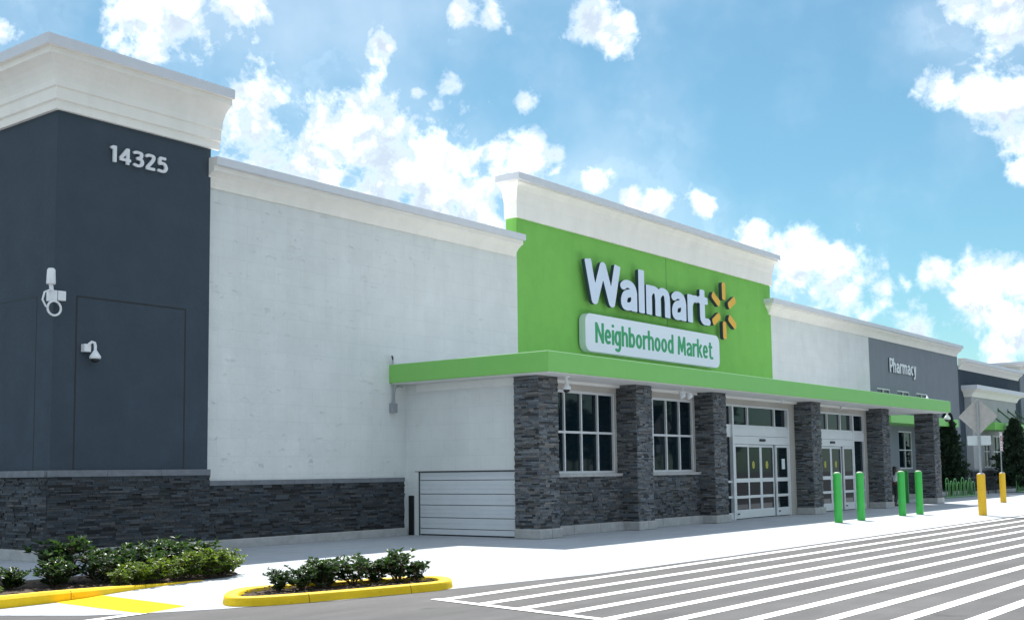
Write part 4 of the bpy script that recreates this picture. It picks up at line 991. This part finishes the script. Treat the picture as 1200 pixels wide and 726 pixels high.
# faces +X; y to her left
V = [(0, 0, .92), (0, 0, 1.05), (-.01, 0, 1.22), (-.01, 0, 1.34), (0, 0, 1.42), (.015, 0, 1.50), (.02, 0, 1.585), (.0, .17, 1.345), (-.06, .22, 1.12), (.03, .23, .90), (.045, .23, .84), (0, -.17, 1.345), (.07, -.21, 1.12), (.19, -.2, .95), (.23, -.19, .90),
     (.0, .09, .88), (.10, .10, .50), (.06, .10, .10), (.17, .10, .03), (0, -.09, .88), (-.06, -.10, .50), (-.24, -.10, .12), (-.15, -.10, .03)]
E_ = [(0, 1), (1, 2), (2, 3), (3, 4), (4, 5), (5, 6), (3, 7), (7, 8), (8, 9), (9, 10), (3, 11), (11, 12), (12, 13), (13, 14), (0, 15), (15, 16), (16, 17), (17, 18), (0, 19), (19, 20), (20, 21), (21, 22)]
ra = [(.12, .14), (.10, .12), (.105, .13), (.10, .14), (.05, .05), (.08, .07), (.085, .075), .055, .042, .03, .032, .055, .042, .03, .032, .085, .06, .042, .035, .085, .06, .042, .035]
nf = len(V)
for hx, hy, hz, ix in ((.045, .23, .84, 10), (.23, -.19, .90, 14)):                 # five fingers each
    for k, (fx, fl) in enumerate(((-.028, .07), (-.010, .08), (.010, .078), (.028, .06))):
        b = len(V); V += [(hx+fx, hy, hz-.045), (hx+fx+.008, hy-.004, hz-.045-fl*.55), (hx+fx+.02, hy-.008, hz-.045-fl)]; E_ += [(ix, b), (b, b+1), (b+1, b+2)]; ra += [.010, .009, .008]
    b = len(V); V += [(hx+.035, hy-.02, hz-.01), (hx+.055, hy-.03, hz-.045)]; E_ += [(ix, b), (b, b+1)]; ra += [.012, .010]
skin_mesh('body', V, E_, ra, M_skin, P_)
skin_mesh('shirt', [(0, 0, .96), (0, 0, 1.08), (-.01, 0, 1.22), (-.01, 0, 1.34), (0, 0, 1.40), (.0, .17, 1.345), (-.04, .21, 1.18), (0, -.17, 1.345), (.05, -.2, 1.18)], [(0, 1), (1, 2), (2, 3), (3, 4), (3, 5), (5, 6), (3, 7), (7, 8)], [(.135, .155), (.115, .135), (.12, .145), (.115, .15), (.06, .07), .07, .058, .07, .058], M_shirt, P_)
skin_mesh('trousers', [(0, 0, .96), (.0, .09, .86), (.10, .10, .50), (.06, .10, .12), (0, -.09, .86), (-.06, -.10, .50), (-.23, -.10, .14)], [(0, 1), (1, 2), (2, 3), (0, 4), (4, 5), (5, 6)], [(.125, .15), .105, .08, .062, .105, .08, .062], M_pants, P_)
skin_mesh('hair', [(-.02, 0, 1.62), (-.06, 0, 1.55), (-.09, 0, 1.42), (-.11, 0, 1.25)], [(0, 1), (1, 2), (2, 3)], [(.105, .095), (.09, .09), (.06, .085), (.04, .06)], M_hair, P_)
mb = MB()
for y in (.035, -.035): mb.lathe([(.001, -.012), (.011, -.004), (.011, .004), (.001, .012)], (.103, y, 1.565), 8)
mb.build('eyes', M_hair, None, smooth=True).parent = P_
mb = MB(); mb.tube([(.10, 0, 1.575), (.125, 0, 1.535), (.10, 0, 1.52)], [.008, .014, .01], 6); mb.build('nose', M_skin, None, smooth=True).parent = P_
for y in (.22, ): pass
mb = MB()
for x, y in ((.12, .10), (-.19, -.10)): mb.box(x-.10, x+.13, y-.042, y+.042, .0, .065)
mb.build('shoes', M_dark, None, bevel=.02).parent = P_

# ------------------------------------------------------------------ unseen trees added across the parking lot, to darken the window reflections
rg = random.Random(21); mb = MB()
for k in range(46):
    cx, cy, H = -40+k*5.2+rg.uniform(-2, 2), -62+rg.uniform(-8, 8), rg.uniform(9, 14)
    for q in range(260):
        a, e, rr_ = rg.uniform(0, 6.28), rg.uniform(-.6, 1.5), rg.uniform(.6, 1)
        p = Vector((cx+math.cos(a)*math.cos(e)*4*rr_, cy+math.sin(a)*math.cos(e)*3*rr_, H*.55+math.sin(e)*H*.45*rr_))
        d = Vector((rg.uniform(-1, 1), rg.uniform(-1, 1), rg.uniform(-.6, .8))).normalized(); up = Vector((rg.uniform(-1, 1), rg.uniform(-1, 1), 1)).normalized()
        c = .6+.8*rg.random(); leafmesh(mb, p, d, up, 1.5, .6, (c, c, c))
    mb.tube([(cx, cy, 0), (cx, cy, H*.5)], [.25, .15], 6, col=(1, .7, .5))
tag(mb.build('added_treeline', M_leafj, recalc=False), 'unseen row of dark trees added across the parking lot for the window reflections', kind='stuff')
